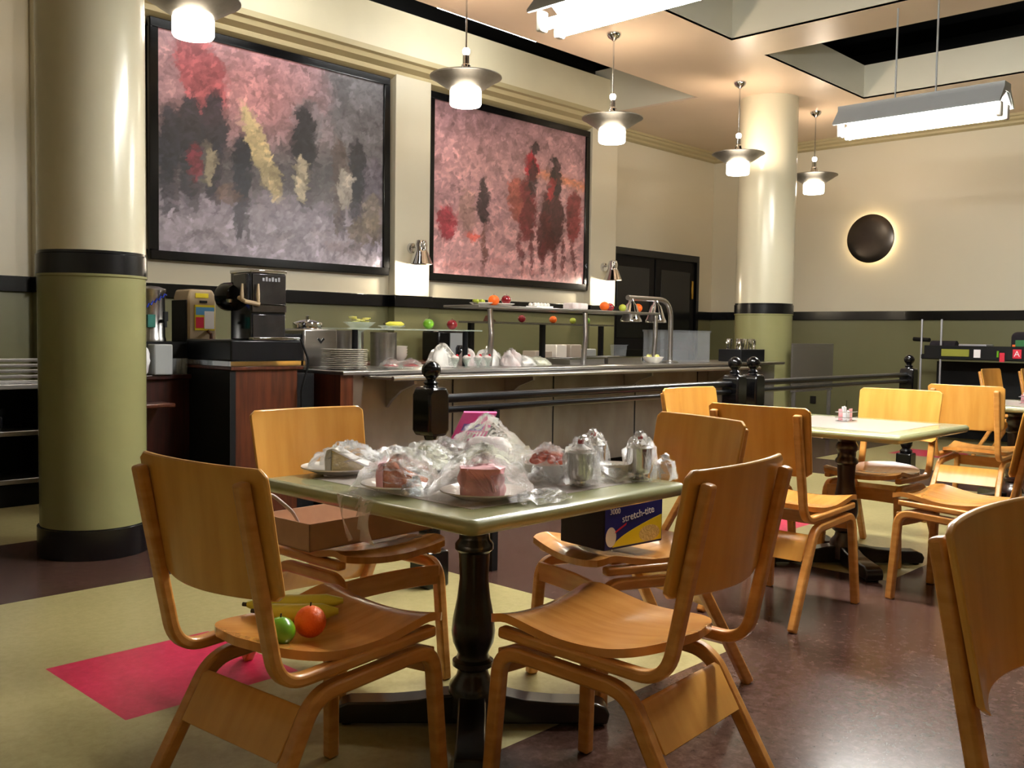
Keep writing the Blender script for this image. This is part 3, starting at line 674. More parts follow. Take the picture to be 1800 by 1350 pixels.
# fruit on the glass shelf
zg = 1.2025
plate((4.46, 5.45, zg), .10, 'glass plate under the bananas on the low glass shelf', None, 'glass')
banana((4.47, 5.42, zg+.012), 0, .17, 'bright banana on the low glass shelf', r=.02)
fruit('apple', (4.79, 5.42, zg), .042, 'apple_green', 'bright green apple on the low glass shelf', 'apple')
fruit('apple', (5.03, 5.42, zg), .042, 'apple_red', 'red apple on the low glass shelf', 'apple')
t = thing('glass_stand', (4.17, 5.45, .92), 'glass bowl stand of wrapped yellow slices above the counter', 'bowl')
MB().lathe([(.05, 0), (.05, .01), (.012, .02), (.012, .25), (.05, .27), (.11, .32), (.115, .325), (.105, .322), (.04, .278), (0, .27)], n=28).build('bowl', 'glass', t)
for k in range(9):
    a = k*.7; tag(MB().lathe([(0, 0), (.028, 0), (.03, .006), (0, .008)], n=14).build('lemon_slice', 'lemon', None, (4.17+.05*cos(a), 5.45+.05*sin(a), 1.235+.008*k % .04+.01)), 'yellow citrus slice heaped in the glass bowl', 'citrus slice', 'citrus slices')

# ---- cling film
def film(loc, rx, ry, h, label, seed, peak=(0, 0), rz=0, skirt=.03, tent=.5, n=30, m_=16):
    rn = random.Random(seed); ph = [(rn.uniform(0, 6.3), rn.randint(3, 9), rn.uniform(.3, 1)) for _ in range(5)]; v = []; f = []
    jit = lambda a: rn.uniform(-a*1.8, a*1.8)
    for j in range(m_+1):
        q = j/m_
        for k in range(n):
            a = 2*pi*k/n; cr = sum(c*sin(p+mm*a) for p, mm, c in ph)/4
            R = q*(1+.10*cr*q)
            z = h*((1-q)**tent if q < .8 else ((.2)**tent)*(1-(q-.8)/.2))
            z = max(.0015, z+jit(.006)*(q > .05)+h*.10*cr*(1-q)*q*3)
            v.append((rx*R*cos(a)+peak[0]*(1-q)+jit(.004), ry*R*sin(a)+peak[1]*(1-q)+jit(.004), z+(jit(.006) if j == m_ else 0)*0+(.004*abs(cr) if j == m_ else 0)))
    for j in range(m_):
        for k in range(n):
            a, b = j*n+k, j*n+(k+1) % n; f.append((a, a+n, b+n)); f.append((a, b+n, b))
    o = MB().add(v, f).build('cling_film', 'cling_film', None, loc, rz, smooth=0)
    return tag(o, label, 'cling film', 'cling film over the food')
TZ = .737
def wedge(name, loc, rz, L_, W_, H_, mats, label):
    """slice of cake tipped on its side: tall iced back, crumb sloping to the point"""
    t = thing(name, loc, label, 'cake', None, rz)
    MB().prism([(0, 0), (0, H_), (.016, H_*1.02), (L_*.55, H_*.55), (L_, .014), (L_, 0)], -W_/2, W_/2, 'xz').build('sponge', mats[0], t, bevel=.004)
    MB().prism([(-.018, 0), (-.02, H_*.6), (-.014, H_*.98), (0, H_*1.06), (.012, H_*1.06), (.0, H_), (0, 0)], -W_/2-.003, W_/2+.003, 'xz').build('back_icing', mats[1], t, bevel=.005)
    MB().prism([(0, H_), (.012, H_*1.06), (L_*.56, H_*.61), (L_+.004, .02), (L_, .012), (L_*.55, H_*.55)], -W_/2-.002, W_/2+.002, 'xz').build('top_icing', mats[2], t, bevel=.002)
# plate 1: pale slice
plate((1.775, 2.415, TZ), .118, 'plate at the back left corner of the green table with the pale cake slice')
wedge('cake_slice', (1.755, 2.42, TZ+.008), radians(-46), .115, .08, .068, ('sponge_yellow', 'icing_grey', 'cream'), 'pale yellow cake slice with cream icing on the left plate')
film((1.80, 2.40, TZ+.002), .14, .13, .095, 'crinkled film over the pale cake slice', 1)
# plate 2
plate((1.70, 2.04, TZ), .105, 'plate at the left edge of the green table with the orange-brown cake slice')
wedge('cake_slice', (1.665, 2.06, TZ+.008), radians(-46), .115, .07, .07, ('sponge_orange', 'icing_pink', 'sponge_orange'), 'orange-brown cake wedge with pink icing')
film((1.69, 2.03, TZ+.002), .14, .13, .10, 'crinkled film over the orange-brown cake wedge', 2)
# plate 3
plate((1.79, 1.80, TZ), .115, 'front plate on the green table with the pink iced cake')
t = thing('cake_slice', (1.755, 1.77, TZ+.008), 'pink iced block of cake on the front plate', 'cake', None, radians(-52))
MB().sheet(lambda u, v: ((.058+.006*sin(5*u*6.28)*sin(3*v*3.1))*(abs(cos(2*pi*u))**.5*(1 if cos(2*pi*u) > 0 else -1)), (.04+.004*sin(7*u*6.28))*(abs(sin(2*pi*u))**.5*(1 if sin(2*pi*u) > 0 else -1)), .002+.078*min(1, v*1.25)) if v < .81 else (.0+(1-v)/.2*.058*(abs(cos(2*pi*u))**.5*(1 if cos(2*pi*u) > 0 else -1)), (1-v)/.2*.04*(abs(sin(2*pi*u))**.5*(1 if sin(2*pi*u) > 0 else -1)), .082+.004*sin(9*u)), 40, 14).build('icing', 'icing_pink', t)
for k in range(3): MB().tube([(-.035+.02*k, -.038, .075), (-.01+.02*k, -.043, .05), (.015+.012*k, -.04, .02)], .005, 8).build('piped_icing', 'icing_pink', t)
film((1.79, 1.80, TZ+.002), .15, .14, .112, 'crinkled film over the pink iced cake', 3)
# salads and bowls
def bowl(loc, r, h, label, mat='ceramic', group=None):
    o = MB().lathe([(0, .004), (r*.5, .0), (r*.55, .004), (r*.85, h*.5), (r, h), (r*.97, h+.002), (r*.8, h*.5), (r*.45, .012), (0, .01)], n=32).build('bowl', mat, None, loc); return tag(o, label, 'bowl', group)
def heap(name, loc, r, h, mat, label, cat, seed=1, amp=.12):
    o = MB().blob((0, 0, 0), r, (1, 1, h/r), amp, seed, 26, True).build(name, mat, None, loc); return tag(o, label, cat)
plate((1.99, 2.26, TZ), .11, 'plate of white salad behind the orange-brown cake')
heap('salad', (1.99, 2.26, TZ+.01), .08, .06, 'slaw', 'mound of white shredded salad behind the orange-brown cake', 'salad', 3, .2)
film((1.99, 2.26, TZ+.002), .14, .14, .09, 'crinkled film over the white salad mound', 4)
plate((2.02, 2.02, TZ), .11, 'middle plate of white salad behind the pink cake')
heap('salad', (2.02, 2.02, TZ+.01), .085, .07, 'slaw', 'white salad mound directly behind the pink cake', 'salad', 5, .2)
film((2.02, 2.02, TZ+.002), .14, .14, .10, 'crinkled film over the salad behind the pink cake', 5)
bowl((2.16, 1.90, TZ), .075, .05, 'white bowl of carrot pieces in the middle of the green table')
for k in range(12):
    a = k*2.4; r = .045*math.sqrt(k/12)
    tag(MB().blob((0, 0, 0), .016, (1.3, .8, .8), .1, k, 10).build('carrot_piece', 'carrot', None, (2.16+r*cos(a), 1.90+r*sin(a), TZ+.055+.02*(1-k/12)), a), 'glossy orange carrot piece heaped in the white bowl', 'carrot', 'carrot pieces')
film((2.16, 1.90, TZ+.002), .11, .11, .105, 'crinkled film over the carrot bowl', 6)
plate((2.31, 2.30, TZ), .12, 'plate under the tall tented film in the middle of the table')
heap('meringue', (2.31, 2.30, TZ+.01), .085, .075, 'meringue', 'pale pink and white dessert under the tall tented film', 'dessert', 7, .15)
film((2.30, 2.30, TZ+.002), .20, .17, .165, 'tall tent of crinkled film in front of the pink carton', 7, tent=.9)
bowl((2.13, 2.15, TZ), .06, .05, 'small steel bowl under film in the middle of the table', 'chrome')
heap('salad', (2.13, 2.15, TZ+.03), .045, .035, 'slaw', 'white salad in the small steel bowl', 'salad', 9)
film((2.13, 2.15, TZ+.002), .10, .10, .085, 'crinkled film over the small steel bowl', 8)
tag(MB().box(-.13, .13, -.08, .08, 0, .03).build('foil_tray', 'chrome', None, (1.98, 2.43, TZ), radians(-10), bevel=.01), 'shallow foil tray at the back edge of the green table', 'tray')
film((2.0, 2.42, TZ+.002), .16, .10, .06, 'crinkled film over the foil tray', 9)
plate((2.22, 2.43, TZ), .085, 'small plate near the back edge of the green table')
heap('salad', (2.22, 2.43, TZ+.01), .06, .045, 'meringue', 'pink flecked salad at the back edge of the table', 'salad', 11, .2)
film((2.22, 2.42, TZ+.002), .12, .11, .075, 'crinkled film beside the foil tray', 14)
def goblet(loc, label, seed):
    t = thing('steel_goblet', (loc[0], loc[1], TZ), label, 'goblet', 'steel dessert goblets')
    MB().lathe([(.030, 0), (.031, .004), (.016, .010), (.016, .015), (.034, .022), (.038, .04), (.040, .095), (.042, .098), (.039, .096), (.036, .05), (0, .035)], n=28).build('cup', 'chrome', t)
    c = thing('whipped_dessert', (loc[0], loc[1], TZ+.088), label.replace('goblet', 'goblet dessert').replace('steel', 'whipped cream in steel'), 'dessert', 'cream desserts in goblets')
    MB().lathe([(0, 0), (.036, 0), (.037, .008), (.028, .016), (.03, .02), (.016, .028), (.008, .034), (0, .036)], n=18).build('cream_swirl', 'cream', c)
    MB().blob((0, 0, .04), .0095, n=12).build('cherry', 'cherry', c, smooth=80)
    film((loc[0], loc[1], TZ+.002), .058, .058, .142, label.replace('steel goblet', 'film pulled over the goblet'), seed, tent=.28, n=22, m_=12)
goblet((2.135, 1.75), 'steel goblet nearest the front edge of the green table', 21)
goblet((2.33, 1.86), 'steel goblet in the middle of the right-hand group', 22)
goblet((2.375, 1.715), 'steel goblet farthest right on the green table', 23)
bowl((2.33, 1.745+.03, TZ), .05, .045, 'small white bowl between the two right goblets')
film((2.26, 1.80, TZ+.001), .17, .10, .05, 'loose film spread between the goblets', 24)
film((1.87, 1.66, TZ+.001), .10, .06, .022, 'loose crumpled film at the front corner of the table', 25)
for i, (x, y, r_, lb) in enumerate(((1.665, 1.93, .045, 'small crumple of film between the two front cake plates'), (1.90, 2.19, .06, 'crumpled film between the salad plates'), (2.10, 2.33, .06, 'crumpled film left of the tall tent'), (2.24, 2.10, .07, 'crumpled film behind the carrot bowl'), (2.24, 1.95, .05, 'crumpled film right of the carrot bowl'), (2.40, 1.64, .05, 'twist of film at the right edge of the green table'), (2.05, 1.84, .05, 'twist of film in front of the carrot bowl'))):
    film((x, y, TZ+.001), r_, r_*.8, .05+.03*(i % 2), lb, 80+i, n=18, m_=8)
# film hanging off the left edge
o = MB().sheet(lambda u, v: (1.532-.012*sin(pi*v)-.012*sin(9*u+3*v), 1.93+.16*u+.03*v*sin(5*u), .742-.12*v**1.1), 14, 12).build('cling_film', 'cling_film', smooth=0)
tag(o, 'film hanging down over the left edge of the green table', 'cling film', 'cling film over the food')
# pink carton on the table
t = thing('pink_carton', (2.405, 2.53, TZ), 'bright pink tilted carton with white and purple print behind the food', 'carton', None, radians(-44))
lean = .55
pc = MB(); zz = .15
A = [(-.065, -.035, 0), (.055, -.035, 0), (.055, .035, 0), (-.065, .035, 0)]; sh = .07
pc.add(A+[(x+sh, y+.0, zz) for x, y, _ in A], [(3, 2, 1, 0), (4, 5, 6, 7), (0, 1, 5, 4), (1, 2, 6, 5), (2, 3, 7, 6), (3, 0, 4, 7)]); pc.build('box', 'pink_carton', t)
def sk(x, z): return x+sh*z/zz
MB().add([(sk(-.045, .085), -.0365, .085), (sk(.03, .085), -.0365, .085), (sk(.03, .11), -.0365, .11), (sk(-.045, .11), -.0365, .11)], [(0, 1, 2, 3)]).build('purple_panel', 'purple_ink', t)
pl = MB()
for k in range(8):
    x = -.05+.0125*k; pl.add([(sk(x, .045), -.0365, .045), (sk(x+.004, .045), -.0365, .045), (sk(x+.009, .08), -.0365, .08), (sk(x+.005, .08), -.0365, .08)], [(0, 1, 2, 3)])
pl.build('print', 'white_ink', t)
MB().add([(.0555+0, -.0345, .005), (.0555, .0345, .005), (sk(.0555, .145), .0345, .145), (sk(.0555, .145), -.0345, .145)], [(0, 1, 2, 3)]).build('side_panel', 'white_ink', t)

# ---- things on the chair seats
t = thing('film_box', (2.525, 1.93, .492), 'dark blue and yellow printed cling film box on the chair seat', 'box', None, radians(-6))
MB().box(-.14, .135, -.10, .10, 0, .185).build('carton', 'navy_dark', t, bevel=.003)
MB().box(-.138, .133, -.1012, -.1, .004, .181).build('front_print', 'navy', t)
sw = [(-.105, .008)]+[(-.105+.235*k/12, .008+.083*(k/12)**.6) for k in range(1, 13)]+[(.13, .008)]
MB().prism(sw, -.1022, -.1012, 'xz').build('yellow_swoosh', 'yellow_ink', t)
MB().prism([(-.112+.024*cos(a), .042+.032*sin(a)) for a in [2*pi*k/20 for k in range(20)]], -.1026, -.1022, 'xz').build('round_print', 'ceramic', t)
MB().prism([(.07+.05*cos(a), .035+.027*sin(a)) for a in [2*pi*k/20 for k in range(20)]], -.1026, -.1022, 'xz').build('beige_print', 'sponge_yellow', t)
MB().prism([(-.095, .052), (-.09, .06), (-.04, .082), (-.043, .074)], -.103, -.1026, 'xz').build('red_banner', 'red_ink', t)
lettering('stretch-tite', .034, 'brand_lettering', 'white_ink', t, face_negY(.014, -.1032, .103) @ Matrix.Rotation(radians(7), 4, 'Z'))
lettering('3000', .024, 'count_lettering', 'white_ink', t, face_negY(-.095, -.1032, .122))
lettering('POLYVINYL', .014, 'small_lettering', 'red_ink', t, face_negY(.03, -.1028, .165)).hide_render = False
t = thing('cardboard_tray', (1.99, 2.57, .50), 'long open cardboard tray lying on the chair seat behind the table', 'box', None, radians(2))
w1, w2, hh = .32, .13, .085
MB().box(-w1, w1, -w2, w2, 0, .004).box(-w1, w1, -w2, -w2+.004, 0, hh).box(-w1, w1, w2-.004, w2, 0, hh).box(-w1, -w1+.004, -w2, w2, 0, hh).box(w1-.004, w1, -w2, w2, 0, hh).build('tray_body', 'cardboard', t)
tag(MB().tube(fillet([(1.60, 2.60, .66), (1.66, 2.62, .66), (1.70, 2.56, .605), (1.72, 2.55, .56)], .05), .006).build('white_cord', 'cord'), 'pale cord looping over the end of the cardboard tray', 'cord')
zs = .462
banana((1.345, 2.045, zs), radians(-40), .20, 'greenish banana at the back of the fruit on the chair seat', 'bananas on the chair seat', .021)
banana((1.365, 2.01, zs+.012), radians(-40), .20, 'yellow banana lying in the middle of the bananas', 'bananas on the chair seat', .019)
banana((1.325, 1.975, zs), radians(-43), .20, 'lowest banana behind the orange and green apple', 'bananas on the chair seat', .021)
fruit('orange', (1.275, 1.845, zs), .037, 'orange_peel', 'orange on the chair seat beside the bananas', 'orange', sc=(1, 1, 1))
fruit('apple', (1.195, 1.845, zs), .034, 'apple_green', 'green apple on the chair seat behind the chair post', 'apple')

# ---- caddies
def caddy(x, y, label, s=1):
    t = thing('sugar_caddy', (x, y, TZ), label, 'caddy', 'sugar caddies on the tables')
    MB().box(-.055, .055, -.035, .035, 0, .004).build('base', 'chrome', t)
    for z in (.02, .05): MB().tube([(-.055, -.035, z), (.055, -.035, z), (.055, .035, z), (-.055, .035, z), (-.055, -.035, z)], .0025, 6).build('wire_rail', 'chrome', t)
    MB().tube([(0, 0, 0), (0, 0, .11)], .003, 6).build('handle', 'chrome', t)
    for k in range(6):
        tag(MB().box(-.024, .024, -.0015, .0015, 0, .05+.01*(k % 3)).build('sugar_packet', ('napkin', 'icing_pink', 'napkin')[k % 3], None, (x-.026+.052*(k % 2), y-.022+.01*k, TZ+.005), rnd.uniform(-.25, .25)), 'sugar packet standing in the caddy %s' % ('on the pale table' if s else 'on the far right table'), 'sugar packet', 'sugar packets on the pale table' if s else 'sugar packets on the far right table')
caddy(4.93, 2.22, 'wire sugar caddy on the pale table', 1)
caddy(7.40, 2.02, 'wire sugar caddy on the far right table', 0)

# ================================================================ things on the counter
CZ = .92
for k in range(11):
    z = CZ+.0125*k
    tag(MB().lathe([(0, 0), (.09, 0), (.10, .003), (.155, .010), (.158, .0125), (.15, .0125), (.09, .005), (0, .005)], n=36).build('dinner_plate', 'ceramic', None, (3.93, 5.3, z)), 'white dinner plate, %s in the counter stack' % ('topmost', 'second down', 'third down', 'fourth down', 'fifth down', 'middle', 'fifth up', 'fourth up', 'third up', 'second up', 'bottom')[10-k], 'plate', 'stacked dinner plates')
t = thing('soup_kettle', (3.90, 5.66, CZ), 'square steel soup kettle with lid behind the stacked plates', 'soup kettle')
MB().box(-.14, .14, -.13, .13, 0, .27).build('housing', 'steel', t, bevel=.012)
MB().lathe([(.1, .27), (.105, .30), (.1, .315), (.05, .33), (.015, .335), (.015, .36), (0, .365)], (-.02, 0, 0)).build('lid', 'chrome', t)
MB().prism([(-.03, .2), (0, .17), (.03, .2), (.02, .21), (0, .19), (-.02, .21)], -.134, -.131, 'xz').build('emblem', 'dark_trim', t)
t = thing('soup_kettle', (4.28, 5.74, CZ), 'grey steel pot between the kettle and the wrapped yellow slices', 'pot')
MB().lathe([(.12, 0), (.12, .26), (.125, .265), (.11, .26), (0, .25)]).build('housing', 'steel', t)
t = thing('soup_kettle', (4.62, 5.74, CZ), 'second grey steel pot under the glass shelf', 'pot')
MB().lathe([(.1, 0), (.1, .25), (.105, .255), (0, .25)]).build('housing', 'steel', t)
for x, lb in ((4.27, 'left red dessert plate on the counter'), (4.45, 'right red dessert plate on the counter')):
    plate((x, 5.22, CZ), .085, lb, None, 'glass'); heap('dessert', (x, 5.22, CZ+.012), .06, .025, 'red_food', lb.replace('red dessert plate', 'glossy red dessert'), 'dessert', int(x*10))
    film((x, 5.22, CZ+.002), .095, .08, .07, lb.replace('red dessert plate', 'film over the red dessert'), int(x*100))
for i, (x, y, r, h, m_) in enumerate(((5.0, 5.5, .11, .15, 'cream'), (5.32, 5.55, .08, .12, 'meringue'), (5.52, 5.5, .1, .13, 'cream'), (5.62, 5.35, .09, .12, 'meringue'), (5.8, 5.4, .12, .07, 'cream'), (6.0, 5.42, .13, .06, 'slaw'))):
    nm = ('big round white wrapped roll pile behind the first post', 'small wrapped pink-white pile left of the guard leg', 'wrapped white mound by the guard leg', 'wrapped pink-tinged mound right of the guard leg', 'low tray of white wrapped food', 'longest low tray of wrapped food on the counter')[i]
    heap('wrapped_food', (x, y, CZ), r, h, m_, nm, 'food', 30+i, .18); film((x, y, CZ+.001), r*1.15, r*1.15, h*1.2, 'film over the '+nm.split(' behind')[0], 50+i, n=20, m_=8)
for i, x in enumerate((4.86, 4.98, 5.1, 5.2)):
    t = thing('dessert_glass', (x, 5.2, CZ), ('leftmost', 'second', 'third', 'fourth')[i]+' small dessert glass with red cherry topping on the counter', 'dessert glass', 'cherry dessert glasses')
    MB().lathe([(.025, 0), (.025, .004), (.008, .01), (.03, .05), (.036, .075), (.03, .07), (0, .02)], n=18).build('glass', 'glass', t)
    MB().blob((0, 0, .075), .03, (1, 1, .6), .1, i, 14).build('topping', 'meringue', t); MB().blob((.01, -.012, .09), .012, n=10).build('cherry', 'cherry', t)
def pan(x, w_, label, z=.05):
    t = thing('steam_pan', (x, 5.45, CZ), label, 'food pan', 'steel food pans')
    MB().box(-w_, w_, -.14, -.13, 0, z).box(-w_, w_, .13, .14, 0, z).box(-w_, -w_+.01, -.14, .14, 0, z).box(w_-.01, w_, -.14, .14, 0, z).build('walls', 'steel', t, bevel=.003)
    MB().box(-w_-.01, w_+.01, -.15, -.135, z, z+.006).box(-w_-.01, w_+.01, .135, .15, z, z+.006).build('rim', 'chrome', t)
pan(6.55, .24, 'steel food pan behind the middle guard leg'); pan(7.1, .26, 'steel food pan with shiny handle left of the small clear cup', .06)
t = thing('clear_container', (7.27, 5.52, CZ+.066), 'small clear square container on the steel pan', 'container')
MB().prism([(-.05, 0), (.05, 0), (.065, .1), (-.065, .1)], -.05, .05, 'xz').build('tub', 'acrylic', t)
MB().box(-.07, .07, -.06, .06, .1, .106).build('rim', 'acrylic', t)
bowl((7.55, 5.32, CZ), .1, .06, 'white bowl of yellow food beside the heat lamp foot')
for k in range(10):
    a = k*2.4; tag(MB().blob((0, 0, 0), .02, n=10, amp=.2, seed=k).build('pineapple_chunk', 'lemon', None, (7.55+.06*math.sqrt(k/10)*cos(a), 5.32+.06*math.sqrt(k/10)*sin(a), CZ+.065)), 'yellow fruit chunk in the white bowl by the heat lamp', 'fruit', 'yellow fruit chunks')

# ================================================================ back counter
t = thing('back_counter', (6.7, 7.15, 0), 'dark wooden back counter under the murals', 'counter')
MB().box(-2.6, 2.3, -.2, .2, 0, .86).build('body', 'dark_wood', t); MB().box(-2.65, 2.35, -.25, .215, .86, .9).build('worktop', 'brown_wood', t, bevel=.006)
for n, x, lb in ((5, 5.78, 'left stack'), (4, 5.95, 'right stack')):
    for k in range(n):
        tag(MB().lathe([(.04, 0), (.04, .006), (.07, .04), (.08, .07), (.076, .07), (.03, .012), (0, .01)], n=24).build('soup_bowl', 'ceramic', None, (x, 7.15, .9+.026*k)), 'white bowl, %s in the %s on the back counter' % (('bottom', 'second up', 'third up', 'fourth up', 'top')[k] if k < n-1 else 'top', lb), 'bowl', 'stacked bowls on the back counter')
t = thing('coffee_warmer', (6.5, 7.1, .9), 'black coffee machine on the back counter behind the red apple', 'coffee machine')
MB().box(-.2, .24, -.12, .13, 0, .3).build('housing', 'black_gloss', t, bevel=.02); MB().box(-.05, .2, -.13, -.12, .03, .28).build('front', 'grey_metal', t)
MB().lathe([(.05, 0), (.06, .02), (.06, .1), (.04, .13)], (.08, -.14, .03)).build('coffee_pot', 'dark_glass', t)
for i, (x, w_, h, m_) in enumerate(((7.9, .14, .1, 'ceramic_rim'), (8.2, .09, .17, 'ceramic'), (8.45, .1, .17, 'ceramic_rim'), (8.7, .12, .12, 'grey_metal'))):
    tag(MB().box(-w_, w_, -.1, .1, 0, h).build('storage_tub', m_, None, (x, 7.12, .9), bevel=.012), ('low grey-white tub', 'tall cream tub', 'tall greyish tub', 'grey metal tub')[i]+' at the right of the back counter', 'container', 'tubs on the back counter')
tag(MB().box(-.2, .2, -.1, .1, 0, .03).build('wood_tray', 'dark_wood', None, (7.45, 7.1, .9), bevel=.006), 'dark serving tray on the back counter left of the tubs', 'tray')

# ================================================================ beverage station
t = thing('beverage_cabinet', (3.35, 5.5, 0), 'dark red wood beverage cabinet with a black platform top', 'cabinet')
MB().box(-.29, .15, -.28, .24, 0, .93).build('body', 'brown_wood', t)
MB().box(-.33, .19, -.3, .26, .93, .955).build('counter_edge', 'brown_wood', t, bevel=.005)
MB().box(-.335, .195, -.305, .265, .955, .985).build('steel_strip', 'chrome', t)
MB().box(-.33, .19, -.3, .25, .985, 1.115).build('platform', 'dark_trim', t, bevel=.01)
MB().box(-.33, -.29, -.285, .24, 0, .93).build('corner_panel', 'black_matte', t)
MB().box(.15, .30, -.25, .2, 0, .9).build('filler_panel', 'black_matte', t)
t = thing('side_cabinet', (2.85, 5.9, 0), 'dark red wood side cabinet behind the round column', 'cabinet')
MB().box(-.3, .165, -.2, .3, 0, .86).build('body', 'dark_wood', t); MB().box(-.33, .168, -.23, .3, .86, .89).build('worktop', 'dark_wood', t, bevel=.005)
MB().box(-.08, .41, -.11, .2, .89, 1.095).build('stand', 'black_matte', t)
tag(MB().box(2.45, 2.82, 5.5, 5.68, .70, .725).build('wood_ledge', 'brown_wood', bevel=.006), 'small wooden tray ledge beside the round column', 'ledge')
# soda dispenser
t = thing('soda_dispenser', (3.305, 5.365, 1.115), 'tall black and mirrored soda dispenser', 'drink dispenser')
MB().box(-.125, .125, -.12, .12, 0, .43).build('housing', 'dark_glass', t, bevel=.008)
MB().box(-.13, .13, -.13, .12, .415, .435).build('top_cap', 'chrome', t, bevel=.004)
MB().box(-.115, .12, -.132, -.12, .22, .41).build('front_panel', 'grey_mirror', t, bevel=.004)
MB().box(-.12, .122, -.134, -.121, .175, .215).build('trim_strip', 'bronze', t)
MB().box(-.112, .118, -.128, -.12, .012, .16).build('lower_panel', 'grey_mirror', t, bevel=.004)
MB().box(-.155, -.125, -.12, .04, .24, .41).build('dispensing_head', 'dark_glass', t, bevel=.01)
MB().lathe([(.02, -.11), (.075, -.1), (.09, -.05), (.09, .02)], (-.13, .13, .27), 24, 'y').build('side_dome', 'black_gloss', t)
for x, y in ((-.165, -.09), (-.09, -.15)): MB().tube([(x, y, .345), (x-.008, y-.01, .28), (x, y, .235)], [.006, .012, .009], 8).build('tap_lever', 'beige_plastic', t)
MB().tube([(-.17, -.06, .26), (-.16, -.12, .235), (-.08, -.15, .22)], .014, 8).build('tap_bar', 'beige_plastic', t)
MB().lathe([(0, -.03), (.022, -.02), (.026, 0), (0, .02)], (-.18, .03, .25), 14).build('chrome_knob', 'chrome', t)
MB().box(-.14, .2, -.17, -.12, 0, .018).build('drip_tray', 'chrome', t, bevel=.004)
for k in range(6): MB().box(-.05+.022*k, -.036+.022*k, -.1345, -.131, .365, .385+.006*(k % 2)).build('panel_mark', 'silver_tape', t)
tag(MB().tube(fillet([(3.50, 5.18, 1.12), (3.55, 5.16, .98), (3.50, 5.17, .8), (3.51, 5.18, .5)], .1), .007).build('power_cord', 'black_matte'), 'black cable hanging down the front of the beverage cabinet', 'cable')
t = thing('juice_dispenser', (3.15, 5.88, 1.095), 'beige drink dispenser with a yellow label and colourful poster', 'drink dispenser')
MB().prism([(-.10, 0), (.10, 0), (.10, .29), (.075, .34), (-.085, .34), (-.10, .29)], -.1, .1, 'xz').build('housing', 'beige_plastic', t, bevel=.014)
MB().box(-.112, -.10, -.09, .1, .0, .27).build('side_door', 'black_matte', t, bevel=.004)
MB().box(-.055, .085, -.106, -.1, .075, .24).build('poster', 'yellow_ink', t)
MB().box(-.05, .08, -.108, -.106, .175, .225).build('poster_sky', 'sky_ink', t); MB().box(-.05, .005, -.108, -.106, .09, .16).build('poster_red', 'red_ink', t); MB().box(.01, .08, -.109, -.106, .085, .2).build('poster_pale', 'white_ink', t)
MB().box(-.05, .04, -.106, -.1, .285, .315).build('yellow_label', 'yellow_ink', t); MB().box(-.02, .03, -.108, -.1, .252, .268).build('badge', 'black_matte', t)
MB().tube([(.04, -.1, .07), (.04, -.14, .05), (.04, -.14, .02)], .012, 8).build('spout', 'brown_wood', t)
t = thing('coffee_urn', (2.875, 5.93, 1.095), 'tall steel coffee urn with blue script beside the round column', 'coffee urn')
MB().lathe([(.09, 0), (.09, .02), (.085, .03), (.085, .31), (.09, .32), (.09, .335), (.05, .35), (0, .355)], (0, 0, 0), 28).build('body', 'steel', t)
MB().tube([(.03, -.08, .13), (.03, -.13, .13), (.03, -.13, .09)], .012, 8).build('tap', 'black_matte', t); MB().box(.02, .045, -.14, -.12, .13, .19).build('tap_handle', 'black_matte', t)
MB().box(-.07, -.02, -.1, -.06, .09, .17).build('gauge', 'teal', t)
MB().tube([(-.07+.013*k, -.088-.006*(1-abs(k-5)/5), .215+.008*k+(.016 if k % 2 else 0)) for k in range(11)], .005, 6).build('blue_script', 'blue_ink', t)
tag(MB().blob((0, 0, .09), .06, (.7, .6, 1.5), .2, 3, 16).build('napkin_bundle', 'napkin', None, (2.70, 5.68, .89)), 'bright white napkins below the steel urn', 'napkins')
tag(MB().box(-.06, .06, -.05, .05, 0, .19).build('napkin_holder', 'grey_metal', None, (2.82, 5.70, .89), bevel=.008), 'grey metal napkin holder below the urn', 'napkin holder')
for i in range(5): tag(MB().lathe([(.024, 0), (.03, .1), (.027, .1), (.021, .006), (0, .006)], n=14).build('drinking_glass', 'acrylic', None, (2.905+.04*(i % 3), 5.72+.05*(i//3), .89)), 'clear drinking glass grouped on the side cabinet', 'glass', 'drinking glasses on the side cabinet')
# sauce bottle / jug right of dispenser and wood box
tag(MB().lathe([(.03, 0), (.04, .02), (.03, .06), (.05, .1), (.045, .1), (0, .03)], n=16).build('steel_jug', 'chrome', None, (3.62, 5.65, 1.155)), 'small steel jug right of the soda dispenser', 'jug')
tag(MB().box(3.5, 3.76, 5.55, 5.85, 0.9, 1.155).build('warmer_box', 'black_matte', bevel=.006), 'black box with steel corner between soda dispenser and soup kettle', 'box')

